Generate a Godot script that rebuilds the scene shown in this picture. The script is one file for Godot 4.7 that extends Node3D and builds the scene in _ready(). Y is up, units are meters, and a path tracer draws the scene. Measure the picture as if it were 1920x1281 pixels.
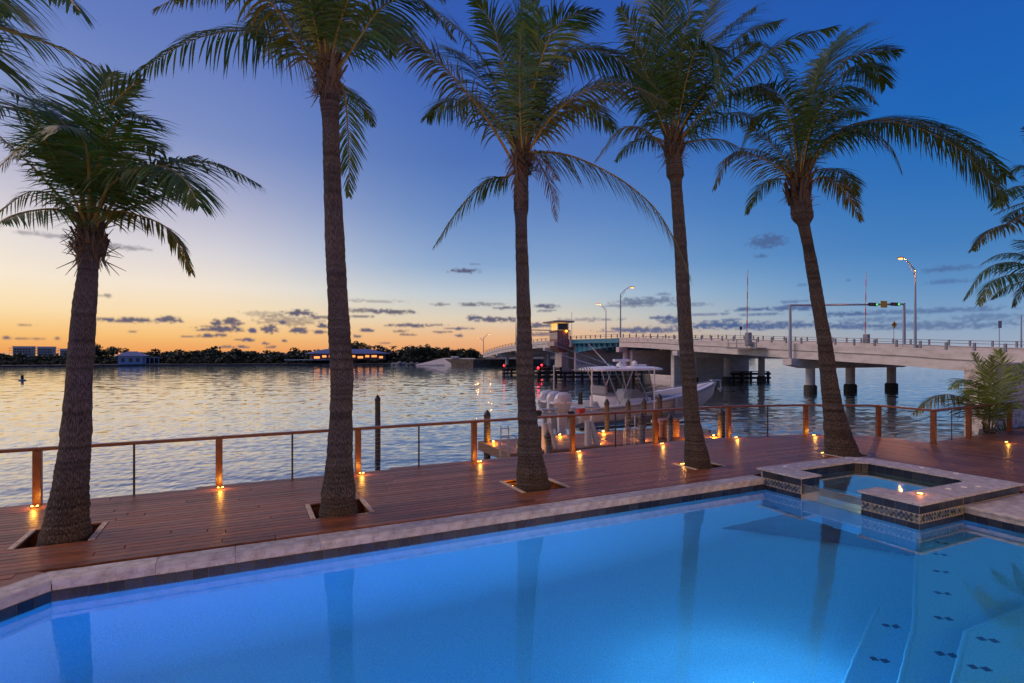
extends Node3D
# Dusk at a waterfront pool. Axes: x runs along the railing to the right, -z out to the water, y up; the deck is y = 0, the sea y = -1.5.

const SEA := -1.5
const POOL := -0.217
var rng := RandomNumberGenerator.new()
var M := {}
var names := {}


class MB:
	var v := PackedVector3Array()
	var n := PackedVector3Array()
	var t := PackedVector2Array()
	var c := PackedColorArray()
	var col := Color(1, 1, 1)
	var uo := Vector2.ZERO
	var us := Vector2.ONE

	func pt(p: Vector3, nn: Vector3, uv: Vector2) -> void:
		v.push_back(p)
		n.push_back(nn)
		t.push_back(uv * us + uo)
		c.push_back(col)

	func flat_uv(p: Vector3, nn: Vector3) -> Vector2:
		var a := nn.abs()
		if a.y >= a.x and a.y >= a.z:
			return Vector2(p.x, p.z)
		if a.z >= a.x:
			return Vector2(p.x, p.y)
		return Vector2(p.z, p.y)

	# a convex polygon turned so that it faces along out
	func poly(p: Array, out: Vector3) -> void:
		var nn: Vector3 = (p[1] - p[0]).cross(p[2] - p[0])
		if nn.length_squared() < 1e-14 and p.size() > 3:
			nn = (p[2] - p[0]).cross(p[3] - p[0])
		nn = nn.normalized()
		var turned := nn.dot(out) < 0.0
		if turned:
			nn = -nn
		for i in range(1, p.size() - 1):
			var a: Vector3 = p[0]
			var b: Vector3 = p[i + 1] if turned else p[i]
			var d: Vector3 = p[i] if turned else p[i + 1]
			pt(a, nn, flat_uv(a, nn))
			pt(d, nn, flat_uv(d, nn))
			pt(b, nn, flat_uv(b, nn))

	func smooth(a: Vector3, b: Vector3, d: Vector3, e: Vector3, na: Vector3, nb: Vector3, nd: Vector3, ne: Vector3, ua: Vector2, ub: Vector2, ud: Vector2, ue: Vector2) -> void:
		pt(a, na, ua); pt(d, nd, ud); pt(b, nb, ub)
		pt(a, na, ua); pt(e, ne, ue); pt(d, nd, ud)

	func box(o: Vector3, s: Vector3, b := Basis.IDENTITY) -> void:
		var h := s * 0.5
		for ax in 3:
			for sg in [-1.0, 1.0]:
				var q := []
				for k in [[-1.0, -1.0], [1.0, -1.0], [1.0, 1.0], [-1.0, 1.0]]:
					var p := Vector3.ZERO
					p[ax] = sg * h[ax]
					p[(ax + 1) % 3] = k[0] * h[(ax + 1) % 3]
					p[(ax + 2) % 3] = k[1] * h[(ax + 2) % 3]
					q.append(o + b * p)
				var out := Vector3.ZERO
				out[ax] = sg
				poly(q, b * out)

	# a box with chamfered edges
	func cbox(o: Vector3, s: Vector3, bev: float, b := Basis.IDENTITY) -> void:
		var h := s * 0.5
		var g := minf(bev, minf(h.x, minf(h.y, h.z)) * 0.9)
		var at := func(sx: float, sy: float, sz: float, ax: int) -> Vector3:
			var p := Vector3(sx * (h.x - g), sy * (h.y - g), sz * (h.z - g))
			p[ax] += g * [sx, sy, sz][ax]
			return o + b * p
		for sg in [-1.0, 1.0]:
			poly([at.call(sg, -1.0, -1.0, 0), at.call(sg, 1.0, -1.0, 0), at.call(sg, 1.0, 1.0, 0), at.call(sg, -1.0, 1.0, 0)], b * Vector3(sg, 0, 0))
			poly([at.call(-1.0, sg, -1.0, 1), at.call(1.0, sg, -1.0, 1), at.call(1.0, sg, 1.0, 1), at.call(-1.0, sg, 1.0, 1)], b * Vector3(0, sg, 0))
			poly([at.call(-1.0, -1.0, sg, 2), at.call(1.0, -1.0, sg, 2), at.call(1.0, 1.0, sg, 2), at.call(-1.0, 1.0, sg, 2)], b * Vector3(0, 0, sg))
			for tg in [-1.0, 1.0]:
				poly([at.call(sg, tg, -1.0, 0), at.call(sg, tg, 1.0, 0), at.call(sg, tg, 1.0, 1), at.call(sg, tg, -1.0, 1)], b * Vector3(sg, tg, 0))
				poly([at.call(sg, -1.0, tg, 0), at.call(sg, 1.0, tg, 0), at.call(sg, 1.0, tg, 2), at.call(sg, -1.0, tg, 2)], b * Vector3(sg, 0, tg))
				poly([at.call(-1.0, sg, tg, 1), at.call(1.0, sg, tg, 1), at.call(1.0, sg, tg, 2), at.call(-1.0, sg, tg, 2)], b * Vector3(0, sg, tg))
				for wg in [-1.0, 1.0]:
					poly([at.call(sg, tg, wg, 0), at.call(sg, tg, wg, 1), at.call(sg, tg, wg, 2)], b * Vector3(sg, tg, wg))

	func frame(pts: Array, i: int) -> Vector3:
		var a: Vector3 = pts[maxi(i - 1, 0)]
		var b: Vector3 = pts[mini(i + 1, pts.size() - 1)]
		return (b - a).normalized()

	func tube(pts: Array, rads, sides := 8, caps := true) -> void:
		var rings := []
		var norms := []
		var dist := 0.0
		var ds := []
		var up := Vector3.UP
		var d0 := frame(pts, 0)
		if absf(d0.y) > 0.9:
			up = Vector3.RIGHT
		var side := d0.cross(up).normalized()
		for i in pts.size():
			var d := frame(pts, i)
			side = (side - d * side.dot(d)).normalized()
			var o := side.cross(d).normalized()
			var r: float = rads[i] if rads is Array else rads
			var ring := []
			var nr := []
			for k in sides + 1:
				var a := TAU * k / sides
				var q := side * cos(a) + o * sin(a)
				nr.append(q)
				ring.append(pts[i] + q * r)
			rings.append(ring)
			norms.append(nr)
			if i > 0:
				dist += pts[i].distance_to(pts[i - 1])
			ds.append(dist)
		for i in pts.size() - 1:
			for k in sides:
				var ua := float(k) / sides
				var ub := float(k + 1) / sides
				smooth(rings[i][k + 1], rings[i][k], rings[i + 1][k], rings[i + 1][k + 1], norms[i][k + 1], norms[i][k], norms[i + 1][k], norms[i + 1][k + 1], Vector2(ub, ds[i]), Vector2(ua, ds[i]), Vector2(ua, ds[i + 1]), Vector2(ub, ds[i + 1]))
		if caps:
			poly(rings[0].slice(0, sides), -d0)
			poly(rings[-1].slice(0, sides), frame(pts, pts.size() - 1))

	# profile of Vector2(radius, height) turned about a vertical axis
	func lathe(o: Vector3, prof: Array, sides := 16, b := Basis.IDENTITY) -> void:
		for i in prof.size() - 1:
			var p: Vector2 = prof[i]
			var q: Vector2 = prof[i + 1]
			var e := q - p
			var nn := Vector2(e.y, -e.x).normalized()
			for k in sides:
				var a0 := TAU * k / sides
				var a1 := TAU * (k + 1) / sides
				var d0 := Vector3(cos(a0), 0, sin(a0))
				var d1 := Vector3(cos(a1), 0, sin(a1))
				var n0 := b * (d0 * nn.x + Vector3.UP * nn.y)
				var n1 := b * (d1 * nn.x + Vector3.UP * nn.y)
				var u0 := float(k) / sides
				var u1 := float(k + 1) / sides
				smooth(o + b * (d1 * p.x + Vector3.UP * p.y), o + b * (d0 * p.x + Vector3.UP * p.y), o + b * (d0 * q.x + Vector3.UP * q.y), o + b * (d1 * q.x + Vector3.UP * q.y), n1, n0, n0, n1, Vector2(u1, p.y), Vector2(u0, p.y), Vector2(u0, q.y), Vector2(u1, q.y))

	func ball(o: Vector3, r: Vector3, b := Basis.IDENTITY, rows := 8, cols := 12) -> void:
		for i in rows:
			for k in cols:
				var q := []
				for e in [[0, 0], [0, 1], [1, 1], [1, 0]]:
					var la: float = PI * (i + e[0]) / rows - PI / 2
					var lo: float = TAU * (k + e[1]) / cols
					q.append(Vector3(cos(la) * cos(lo), sin(la), cos(la) * sin(lo)))
				var w := []
				var nn := []
				for e in q:
					w.append(o + b * (e * r))
					nn.append((b * (e / r)).normalized())
				smooth(w[1], w[0], w[3], w[2], nn[1], nn[0], nn[3], nn[2], Vector2(), Vector2(), Vector2(), Vector2())

	# a flat outline of (x, -z) points standing between two heights
	func prism(outline: PackedVector2Array, y0: float, y1: float, bottom := true) -> void:
		var mid := Vector2.ZERO
		for p in outline:
			mid += p / outline.size()
		var cw := Geometry2D.is_polygon_clockwise(outline)
		for i in outline.size():
			var a := outline[i]
			var b := outline[(i + 1) % outline.size()]
			var e := b - a
			var out := Vector2(e.y, -e.x) * (-1.0 if cw else 1.0)
			poly([Vector3(a.x, y0, -a.y), Vector3(b.x, y0, -b.y), Vector3(b.x, y1, -b.y), Vector3(a.x, y1, -a.y)], Vector3(out.x, 0, -out.y))
		var ix := Geometry2D.triangulate_polygon(outline)
		for i in range(0, ix.size(), 3):
			var q := [outline[ix[i]], outline[ix[i + 1]], outline[ix[i + 2]]]
			poly([Vector3(q[0].x, y1, -q[0].y), Vector3(q[1].x, y1, -q[1].y), Vector3(q[2].x, y1, -q[2].y)], Vector3.UP)
			if bottom:
				poly([Vector3(q[0].x, y0, -q[0].y), Vector3(q[1].x, y0, -q[1].y), Vector3(q[2].x, y0, -q[2].y)], Vector3.DOWN)

	# rings of points joined one after the other; ends closed
	func loft(rings: Array, caps := true, closed := true) -> void:
		for i in rings.size() - 1:
			var a: Array = rings[i]
			var b: Array = rings[i + 1]
			var mid := Vector3.ZERO
			for p in a:
				mid += p / (2.0 * a.size())
			for p in b:
				mid += p / (2.0 * b.size())
			for k in (a.size() if closed else a.size() - 1):
				var l := (k + 1) % a.size()
				poly([a[k], a[l], b[l], b[k]], (a[k] + a[l] + b[k] + b[l]) / 4.0 - mid)
		if caps:
			var f: Array = rings[0]
			var e: Array = rings[-1]
			poly(f, f[0] - (rings[1] as Array)[0])
			poly(e, e[0] - (rings[-2] as Array)[0])

	func mesh() -> ArrayMesh:
		var a := []
		a.resize(Mesh.ARRAY_MAX)
		a[Mesh.ARRAY_VERTEX] = v
		a[Mesh.ARRAY_NORMAL] = n
		a[Mesh.ARRAY_TEX_UV] = t
		a[Mesh.ARRAY_COLOR] = c
		var m := ArrayMesh.new()
		m.add_surface_from_arrays(Mesh.PRIMITIVE_TRIANGLES, a)
		return m


func W(u: float, v: float, y := 0.0) -> Vector3:
	return Vector3(u, y, -v)


func numbered(called: String) -> String:
	var k: int = names.get(called, 0)
	names[called] = k + 1
	return called if k == 0 else "%s_%03d" % [called, k]


func tag(o: Node3D, label: String, category: String, group := "", kind := "") -> Node3D:
	if label:
		o.set_meta("label", label)
	if category:
		o.set_meta("category", category)
	if group:
		o.set_meta("group", group)
	if kind:
		o.set_meta("kind", kind)
	return o


# a thing: an empty node at its base, whose children are its parts
func thing(called: String, at: Vector3, label: String, category: String, group := "") -> Node3D:
	var o := Node3D.new()
	o.name = numbered(called)
	add_child(o)
	o.position = at
	return tag(o, label, category, group)


# commits a builder as one named mesh; its points are given in world places and stored from the parent's base
func put(m: MB, called: String, material: Material, parent: Node3D = self) -> MeshInstance3D:
	var o := MeshInstance3D.new()
	var base := Vector3.ZERO
	var q: Node = parent
	while q != self and q is Node3D:
		base += (q as Node3D).position
		q = q.get_parent()
	if base != Vector3.ZERO:
		for i in m.v.size():
			m.v[i] -= base
	o.mesh = m.mesh()
	o.material_override = material
	o.name = numbered(called) if parent == self else called
	parent.add_child(o, true)
	return o


func lin(r: float, g: float, b: float) -> Color:
	return Color(r, g, b).linear_to_srgb()


func mat(key: String, color: Color, rough := 0.7, metal := 0.0) -> StandardMaterial3D:
	var m := StandardMaterial3D.new()
	m.resource_name = key
	m.albedo_color = color
	m.roughness = rough
	m.metallic = metal
	M[key] = m
	return m


func glow(key: String, color: Color, energy: float) -> StandardMaterial3D:
	var m := mat(key, Color(0.9, 0.85, 0.75), 0.4)
	m.emission_enabled = true
	m.emission = color
	m.emission_energy_multiplier = energy
	return m


func noise_tex(freq: float, oct: int, ramp: Array, size := 512, kind := FastNoiseLite.TYPE_SIMPLEX_SMOOTH, sd := 1, normal := false) -> NoiseTexture2D:
	var f := FastNoiseLite.new()
	f.noise_type = kind
	f.seed = sd
	f.frequency = freq
	f.fractal_octaves = oct
	var t := NoiseTexture2D.new()
	t.width = size
	t.height = size
	t.seamless = true
	t.noise = f
	if normal:
		t.as_normal_map = true
	if ramp:
		var g := Gradient.new()
		g.offsets = PackedFloat32Array(ramp.map(func(e): return e[0]))
		g.colors = PackedColorArray(ramp.map(func(e): return e[1]))
		t.color_ramp = g
	return t


func textured(m: StandardMaterial3D, t: Texture2D, scale: Vector3, world := true) -> void:
	m.albedo_texture = t
	m.uv1_triplanar = true
	m.uv1_world_triplanar = world
	m.uv1_scale = scale


func lamp(called: String, at: Vector3, color: Color, energy: float, parent: Node3D, size := 0.04) -> void:
	var l := OmniLight3D.new()
	l.name = called
	l.light_color = color
	l.light_energy = energy
	l.omni_range = 40.0
	l.omni_attenuation = 2.0
	l.light_size = size
	l.shadow_enabled = true
	parent.add_child(l, true)
	l.position = at - parent.position


# ---------------------------------------------------------------- sky
const SKY_EL := [0.0, 1.5, 3.5, 6.0, 9.0, 14.0, 19.0, 26.0, 31.0, 45.0, 90.0]
const SKY_AZ := [0.0, 21.0, 53.0, 95.0, 180.0]
const SKY_RGB := [
	[[242, 158, 84], [250, 196, 118], [253, 224, 172], [254, 237, 207], [248, 235, 218], [205, 198, 210], [150, 165, 205], [105, 134, 198], [86, 118, 190], [55, 90, 170], [33, 61, 130]],
	[[238, 158, 90], [247, 192, 120], [250, 221, 176], [244, 229, 211], [220, 214, 218], [174, 176, 205], [128, 146, 197], [100, 124, 190], [86, 112, 185], [48, 82, 165], [32, 60, 130]],
	[[230, 158, 108], [236, 182, 136], [222, 207, 186], [186, 200, 212], [135, 166, 206], [100, 136, 194], [78, 114, 182], [60, 98, 178], [50, 90, 175], [38, 75, 158], [30, 58, 128]],
	[[160, 168, 188], [148, 168, 192], [122, 158, 196], [92, 142, 194], [68, 126, 188], [48, 112, 184], [32, 102, 183], [30, 92, 178], [32, 86, 172], [30, 72, 152], [28, 56, 124]],
	[[128, 128, 158], [124, 130, 168], [114, 128, 174], [92, 118, 176], [76, 108, 174], [60, 97, 168], [50, 88, 162], [42, 79, 155], [38, 74, 150], [32, 66, 142], [28, 58, 128]],
]


func sky_at(away: float, el: float) -> Color:
	var i := 0
	while i < 3 and away > SKY_AZ[i + 1]:
		i += 1
	var a := smoothstep(0.0, 1.0, (away - SKY_AZ[i]) / (SKY_AZ[i + 1] - SKY_AZ[i]))
	var k := 0
	while k < 9 and el > SKY_EL[k + 1]:
		k += 1
	var e: float = (el - SKY_EL[k]) / (SKY_EL[k + 1] - SKY_EL[k])
	var c := []
	for ch in 3:
		var lo: float = lerpf(SKY_RGB[i][k][ch], SKY_RGB[i][k + 1][ch], e)
		var hi: float = lerpf(SKY_RGB[i + 1][k][ch], SKY_RGB[i + 1][k + 1][ch], e)
		c.append(lerpf(lo, hi, a) / 255.0)
	return Color(c[0], c[1], c[2]).srgb_to_linear()


const SUNSET := -28.0


func make_sky() -> ImageTexture:
	var sw := 128
	var sh := 512
	var small := Image.create(sw + 2, sh, false, Image.FORMAT_RGBF)
	for y in sh:
		var el := 90.0 - 180.0 * (y + 0.5) / sh
		for x in sw + 2:
			var az := 360.0 * (x - 0.5) / sw
			var away := absf(wrapf(az - SUNSET, -180.0, 180.0))
			small.set_pixel(x, y, sky_at(away, maxf(el, 0.0)))
	var w := 3072
	var h := 1536
	small.resize(w + 2 * w / sw, h, Image.INTERPOLATE_BILINEAR)
	small = small.get_region(Rect2i(w / sw, 0, w, h))
	var wisp := FastNoiseLite.new()
	wisp.seed = 11
	wisp.frequency = 0.35
	wisp.fractal_octaves = 4
	var list := CLOUDS.duplicate()
	rng.seed = 77
	for k in 90:  # the same kind of low clouds all round
		var az := rng.randf_range(75.0, 303.0)
		list.append([az, rng.randf_range(0.8, 9.0), rng.randf_range(0.8, 6.0), rng.randf_range(0.1, 0.45), rng.randf_range(0.4, 0.9)])
	for cl in list:
		var ca: float = cl[0]
		var ce: float = cl[1]
		var ra: float = cl[2]
		var re: float = cl[3]
		var st: float = cl[4]
		var away := absf(wrapf(ca - SUNSET, -180.0, 180.0))
		var tone := Color8(84, 80, 102).srgb_to_linear().lerp(Color8(74, 98, 146).srgb_to_linear(), smoothstep(46.0, 83.0, away))
		var y0 := int((90.0 - ce - re * 2.6) / 180.0 * h)
		var y1 := int((90.0 - ce + re * 2.6) / 180.0 * h) + 1
		var x0 := int((ca - ra * 1.65) / 360.0 * w)
		var x1 := int((ca + ra * 1.65) / 360.0 * w) + 1
		for y in range(y0, mini(y1 + 1, h / 2)):
			var el := 90.0 - 180.0 * (y + 0.5) / h
			for x in range(x0, x1 + 1):
				var az := 360.0 * (x + 0.5) / w
				var dx := (az - ca) / ra
				var dy := (el - ce) / re
				if dy < 0.0:
					dy *= 1.5  # flat undersides
				var r := dx * dx + dy * dy
				if r > 2.6:
					continue
				var nz := wisp.get_noise_2d(az * 2.6, el * 17.0) * 1.35 + wisp.get_noise_2d(az * 9.0 + 90.0, el * 40.0) * 0.85
				var d := smoothstep(0.0, 0.95, 1.3 - r + nz) * st * 1.2
				if d <= 0.0:
					continue
				var px := posmod(x, w)
				var c := small.get_pixel(px, y)
				small.set_pixel(px, y, c.lerp(tone, minf(d * 0.95, 0.95)))
	return ImageTexture.create_from_image(small)
const PALMS := [
	["leftmost palm with its whole short crown in view, in a deck well", [[Vector3(-2.20,-0.05,-9.48),0.299],[Vector3(-2.17,0.33,-9.47),0.240],[Vector3(-2.12,0.84,-9.44),0.200],[Vector3(-2.07,1.35,-9.42),0.175],[Vector3(-2.03,2.08,-9.40),0.149],[Vector3(-2.00,2.59,-9.38),0.149],[Vector3(-1.96,3.10,-9.36),0.138],[Vector3(-1.92,3.61,-9.34),0.117],[Vector3(-1.90,3.90,-9.33),0.138],[Vector3(-1.88,4.15,-9.33),0.124]], [
		[[Vector3(-1.88,4.19,-9.33),Vector3(-1.57,4.74,-9.05),Vector3(-0.95,5.02,-8.64),Vector3(-0.32,4.98,-8.24),Vector3(0.17,4.69,-7.90)],0,0.75],
		[[Vector3(-1.87,4.18,-9.32),Vector3(-1.56,4.64,-8.67),Vector3(-1.01,4.77,-7.98),Vector3(-0.65,4.53,-7.39),Vector3(-0.44,4.11,-6.90)],0,0.90],
		[[Vector3(-1.85,4.19,-9.31),Vector3(-1.62,4.36,-9.03),Vector3(-1.35,4.34,-8.76),Vector3(-0.88,4.10,-8.39),Vector3(-0.61,3.54,-8.13)],1,1.00],
		[[Vector3(-1.88,4.23,-9.33),Vector3(-1.81,5.03,-9.42),Vector3(-1.77,5.76,-9.50),Vector3(-1.62,6.11,-9.53),Vector3(-1.35,6.42,-9.50)],0,0.35],
		[[Vector3(-1.91,4.23,-9.34),Vector3(-1.95,5.25,-9.73),Vector3(-1.98,6.12,-10.07),Vector3(-1.96,6.55,-10.37),Vector3(-1.88,6.92,-10.62)],0,0.30],
		[[Vector3(-1.94,4.23,-9.35),Vector3(-2.04,5.02,-9.48),Vector3(-2.16,5.56,-9.62),Vector3(-2.61,5.99,-9.90),Vector3(-3.17,6.28,-10.24)],0,0.50],
		[[Vector3(-1.95,4.23,-9.36),Vector3(-2.18,5.11,-9.89),Vector3(-2.52,5.90,-10.41),Vector3(-3.03,6.27,-10.99),Vector3(-3.82,6.44,-11.71)],0,0.50],
		[[Vector3(-1.95,4.20,-9.36),Vector3(-1.96,4.82,-9.03),Vector3(-2.09,5.09,-8.81),Vector3(-2.32,5.11,-8.65),Vector3(-2.70,4.59,-8.57)],0,0.80],
		[[Vector3(-1.96,4.19,-9.37),Vector3(-2.06,4.39,-9.33),Vector3(-2.20,4.55,-9.33),Vector3(-2.58,4.64,-9.44),Vector3(-3.09,4.17,-9.62)],1,0.95],
		[[Vector3(-1.96,4.18,-9.37),Vector3(-1.99,4.24,-8.88),Vector3(-2.08,4.25,-8.50),Vector3(-2.30,4.11,-8.19),Vector3(-2.36,3.93,-7.82)],0,1.00],
		[[Vector3(-1.91,4.23,-9.34),Vector3(-1.77,4.68,-8.69),Vector3(-1.70,4.99,-8.15),Vector3(-1.70,5.00,-7.68),Vector3(-1.73,4.86,-7.23)],0,0.80],
		[[Vector3(-1.88,4.23,-9.33),Vector3(-1.87,5.07,-9.86),Vector3(-1.67,5.70,-10.23),Vector3(-1.50,5.92,-10.59),Vector3(-1.34,5.90,-10.94)],0,0.60],
		[[Vector3(-1.91,4.23,-9.34),Vector3(-2.06,5.10,-10.03),Vector3(-2.29,5.92,-10.69),Vector3(-2.65,6.53,-11.37),Vector3(-3.11,6.82,-12.09)],0,0.50],
		[[Vector3(-1.90,4.23,-9.33),Vector3(-1.74,4.80,-8.84),Vector3(-1.50,5.23,-8.37),Vector3(-1.21,5.33,-7.89),Vector3(-0.94,5.14,-7.43)],0,0.60]]],
	["tall palm second from the left, its crown cut by the frame top", [[Vector3(1.34,-0.06,-9.05),0.294],[Vector3(1.34,0.25,-9.05),0.260],[Vector3(1.36,0.92,-9.04),0.197],[Vector3(1.38,1.68,-9.03),0.172],[Vector3(1.39,2.18,-9.03),0.176],[Vector3(1.35,2.85,-9.04),0.168],[Vector3(1.33,3.36,-9.06),0.155],[Vector3(1.29,4.20,-9.07),0.147],[Vector3(1.25,5.29,-9.09),0.134],[Vector3(1.23,6.04,-9.10),0.126],[Vector3(1.22,6.46,-9.11),0.151],[Vector3(1.20,6.97,-9.12),0.134]], [
		[[Vector3(1.11,6.88,-9.16),Vector3(0.91,7.14,-9.36),Vector3(0.58,7.52,-9.61),Vector3(0.08,7.72,-9.93),Vector3(-0.75,7.61,-10.41),Vector3(-1.60,7.10,-10.91)],0,1.00],
		[[Vector3(1.10,6.87,-9.17),Vector3(0.88,7.03,-8.97),Vector3(0.70,7.15,-8.79),Vector3(0.30,7.59,-8.73),Vector3(-0.25,7.75,-8.76),Vector3(-1.09,7.20,-8.93)],1,1.00],
		[[Vector3(1.13,6.97,-9.15),Vector3(1.11,7.45,-8.95),Vector3(1.08,7.84,-8.79),Vector3(1.05,8.69,-8.64),Vector3(0.93,9.35,-8.53)],0,0.30],
		[[Vector3(1.32,6.92,-9.06),Vector3(1.55,7.24,-8.62),Vector3(1.86,7.62,-8.18),Vector3(2.28,7.55,-7.70),Vector3(2.62,6.88,-7.28)],0,0.95],
		[[Vector3(1.32,6.97,-9.06),Vector3(1.56,7.35,-9.03),Vector3(1.92,7.63,-8.93),Vector3(2.34,7.80,-8.79),Vector3(2.78,7.27,-8.64)],0,0.90],
		[[Vector3(1.29,6.80,-9.07),Vector3(1.50,6.83,-9.35),Vector3(1.71,6.79,-9.57),Vector3(1.94,6.69,-9.76),Vector3(2.08,6.57,-9.99)],0,0.90],
		[[Vector3(1.31,6.80,-9.07),Vector3(1.46,6.71,-9.28),Vector3(1.55,6.33,-9.49),Vector3(1.61,5.78,-9.70),Vector3(1.64,5.25,-9.91)],0,0.80],
		[[Vector3(1.11,6.97,-9.16),Vector3(0.96,7.88,-9.53),Vector3(0.50,8.72,-10.00),Vector3(-0.22,9.05,-10.59),Vector3(-1.06,8.73,-11.22)],0,0.90],
		[[Vector3(1.17,6.97,-9.13),Vector3(1.42,8.03,-9.26),Vector3(1.84,8.85,-9.27),Vector3(2.45,9.07,-9.18),Vector3(3.07,8.65,-9.08)],0,0.80],
		[[Vector3(1.15,6.97,-9.14),Vector3(1.20,7.67,-8.87),Vector3(1.32,8.43,-8.60),Vector3(1.57,8.93,-8.27),Vector3(1.95,9.01,-7.89)],0,0.50],
		[[Vector3(1.12,6.97,-9.15),Vector3(0.96,7.52,-8.86),Vector3(0.72,8.13,-8.65),Vector3(0.29,8.46,-8.55),Vector3(-0.18,8.33,-8.48)],0,0.60],
		[[Vector3(1.27,6.92,-9.08),Vector3(1.53,7.70,-9.42),Vector3(1.91,8.36,-9.62),Vector3(2.24,8.38,-9.84),Vector3(2.44,7.99,-10.10)],0,0.90],
		[[Vector3(1.08,6.92,-9.18),Vector3(0.90,7.73,-9.76),Vector3(0.69,8.31,-10.29),Vector3(0.37,8.63,-10.86),Vector3(0.11,8.46,-11.38)],0,0.90]]],
	["middle palm with dead brown fronds hanging under its crown", [[Vector3(4.88,-0.05,-9.20),0.330],[Vector3(4.87,0.17,-9.20),0.300],[Vector3(4.83,0.62,-9.22),0.235],[Vector3(4.80,1.12,-9.23),0.190],[Vector3(4.77,1.62,-9.25),0.170],[Vector3(4.74,2.32,-9.26),0.155],[Vector3(4.73,3.12,-9.27),0.135],[Vector3(4.70,4.12,-9.28),0.120],[Vector3(4.68,4.92,-9.29),0.110],[Vector3(4.68,5.27,-9.29),0.140],[Vector3(4.69,5.82,-9.29),0.130],[Vector3(4.71,6.22,-9.28),0.100]], [
		[[Vector3(4.58,6.02,-9.34),Vector3(3.97,6.87,-9.39),Vector3(3.29,7.60,-9.50),Vector3(2.82,7.89,-9.52),Vector3(2.33,8.01,-9.56)],1,0.80],
		[[Vector3(4.64,6.12,-9.31),Vector3(4.41,7.29,-9.59),Vector3(4.20,8.05,-9.83),Vector3(3.80,8.78,-10.16),Vector3(3.24,9.33,-10.57)],0,0.60],
		[[Vector3(4.69,6.12,-9.29),Vector3(4.74,7.17,-9.39),Vector3(4.78,8.03,-9.47),Vector3(4.84,8.80,-9.55),Vector3(4.91,9.58,-9.61)],0,0.25],
		[[Vector3(4.71,6.12,-9.28),Vector3(4.73,7.14,-9.06),Vector3(4.76,7.85,-8.87),Vector3(4.72,8.33,-8.71),Vector3(4.58,8.80,-8.62)],0,0.35],
		[[Vector3(4.73,6.12,-9.27),Vector3(5.03,7.15,-9.46),Vector3(5.40,8.10,-9.56),Vector3(5.80,8.77,-9.64),Vector3(6.28,9.35,-9.67)],0,0.35],
		[[Vector3(4.75,6.12,-9.26),Vector3(4.88,6.54,-8.96),Vector3(5.15,6.93,-8.62),Vector3(5.58,7.22,-8.22),Vector3(6.04,7.16,-7.81),Vector3(6.47,6.81,-7.41)],1,0.85],
		[[Vector3(4.73,6.12,-9.27),Vector3(5.01,7.29,-9.30),Vector3(5.42,8.17,-9.25),Vector3(6.02,8.43,-9.10),Vector3(6.65,8.30,-8.93),Vector3(7.33,7.83,-8.73)],0,0.85],
		[[Vector3(4.60,5.94,-9.33),Vector3(4.46,5.82,-9.46),Vector3(4.26,5.81,-9.62),Vector3(4.05,5.67,-9.78),Vector3(3.66,5.17,-10.02),Vector3(3.29,4.54,-10.25)],0,0.90],
		[[Vector3(4.75,6.12,-9.26),Vector3(4.78,6.18,-8.99),Vector3(5.29,6.04,-8.51),Vector3(5.92,5.60,-8.00),Vector3(6.36,5.05,-7.58),Vector3(6.58,4.42,-7.27),Vector3(6.68,3.80,-7.03)],1,1.00],
		[[Vector3(4.71,6.07,-9.28),Vector3(4.56,6.16,-9.10),Vector3(4.41,5.98,-8.96),Vector3(4.35,5.53,-8.78),Vector3(4.30,5.02,-8.61)],2,0.90],
		[[Vector3(4.74,6.10,-9.26),Vector3(4.80,6.13,-9.03),Vector3(4.88,5.83,-8.81),Vector3(4.95,5.38,-8.60),Vector3(4.95,4.84,-8.44)],2,0.90],
		[[Vector3(4.73,6.10,-9.27),Vector3(4.66,6.15,-8.97),Vector3(4.71,6.02,-8.66),Vector3(4.76,5.70,-8.36),Vector3(4.76,5.44,-8.10)],2,0.90],
		[[Vector3(4.65,6.12,-9.30),Vector3(4.63,7.11,-9.81),Vector3(4.36,8.03,-10.38),Vector3(4.15,8.72,-10.89),Vector3(3.92,9.10,-11.39)],0,0.60],
		[[Vector3(4.64,6.12,-9.31),Vector3(4.50,7.02,-9.92),Vector3(4.24,7.63,-10.51),Vector3(3.88,7.81,-11.13),Vector3(3.59,7.64,-11.70)],0,0.90],
		[[Vector3(4.74,6.12,-9.26),Vector3(5.21,7.02,-9.57),Vector3(5.90,7.63,-9.71),Vector3(6.62,7.70,-9.81),Vector3(7.25,7.41,-9.93)],0,0.90],
		[[Vector3(4.69,6.12,-9.29),Vector3(4.46,7.01,-9.11),Vector3(4.14,7.76,-9.01),Vector3(3.93,8.21,-8.88),Vector3(3.56,8.54,-8.82)],0,0.40],
		[[Vector3(4.72,6.12,-9.27),Vector3(4.71,7.24,-8.86),Vector3(4.81,8.02,-8.45),Vector3(4.99,8.21,-8.03),Vector3(5.22,8.12,-7.59)],0,0.60]]],
	["slim palm second from the right of the five deck palms", [[Vector3(9.09,-0.08,-9.30),0.296],[Vector3(9.07,0.15,-9.31),0.273],[Vector3(9.01,0.63,-9.33),0.213],[Vector3(8.96,1.10,-9.36),0.172],[Vector3(8.91,1.81,-9.38),0.160],[Vector3(8.85,2.64,-9.41),0.154],[Vector3(8.79,3.83,-9.44),0.148],[Vector3(8.73,5.01,-9.47),0.136],[Vector3(8.65,6.20,-9.51),0.124],[Vector3(8.63,6.49,-9.52),0.190],[Vector3(8.59,6.97,-9.54),0.166],[Vector3(8.59,7.24,-9.54),0.119]], [
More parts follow.
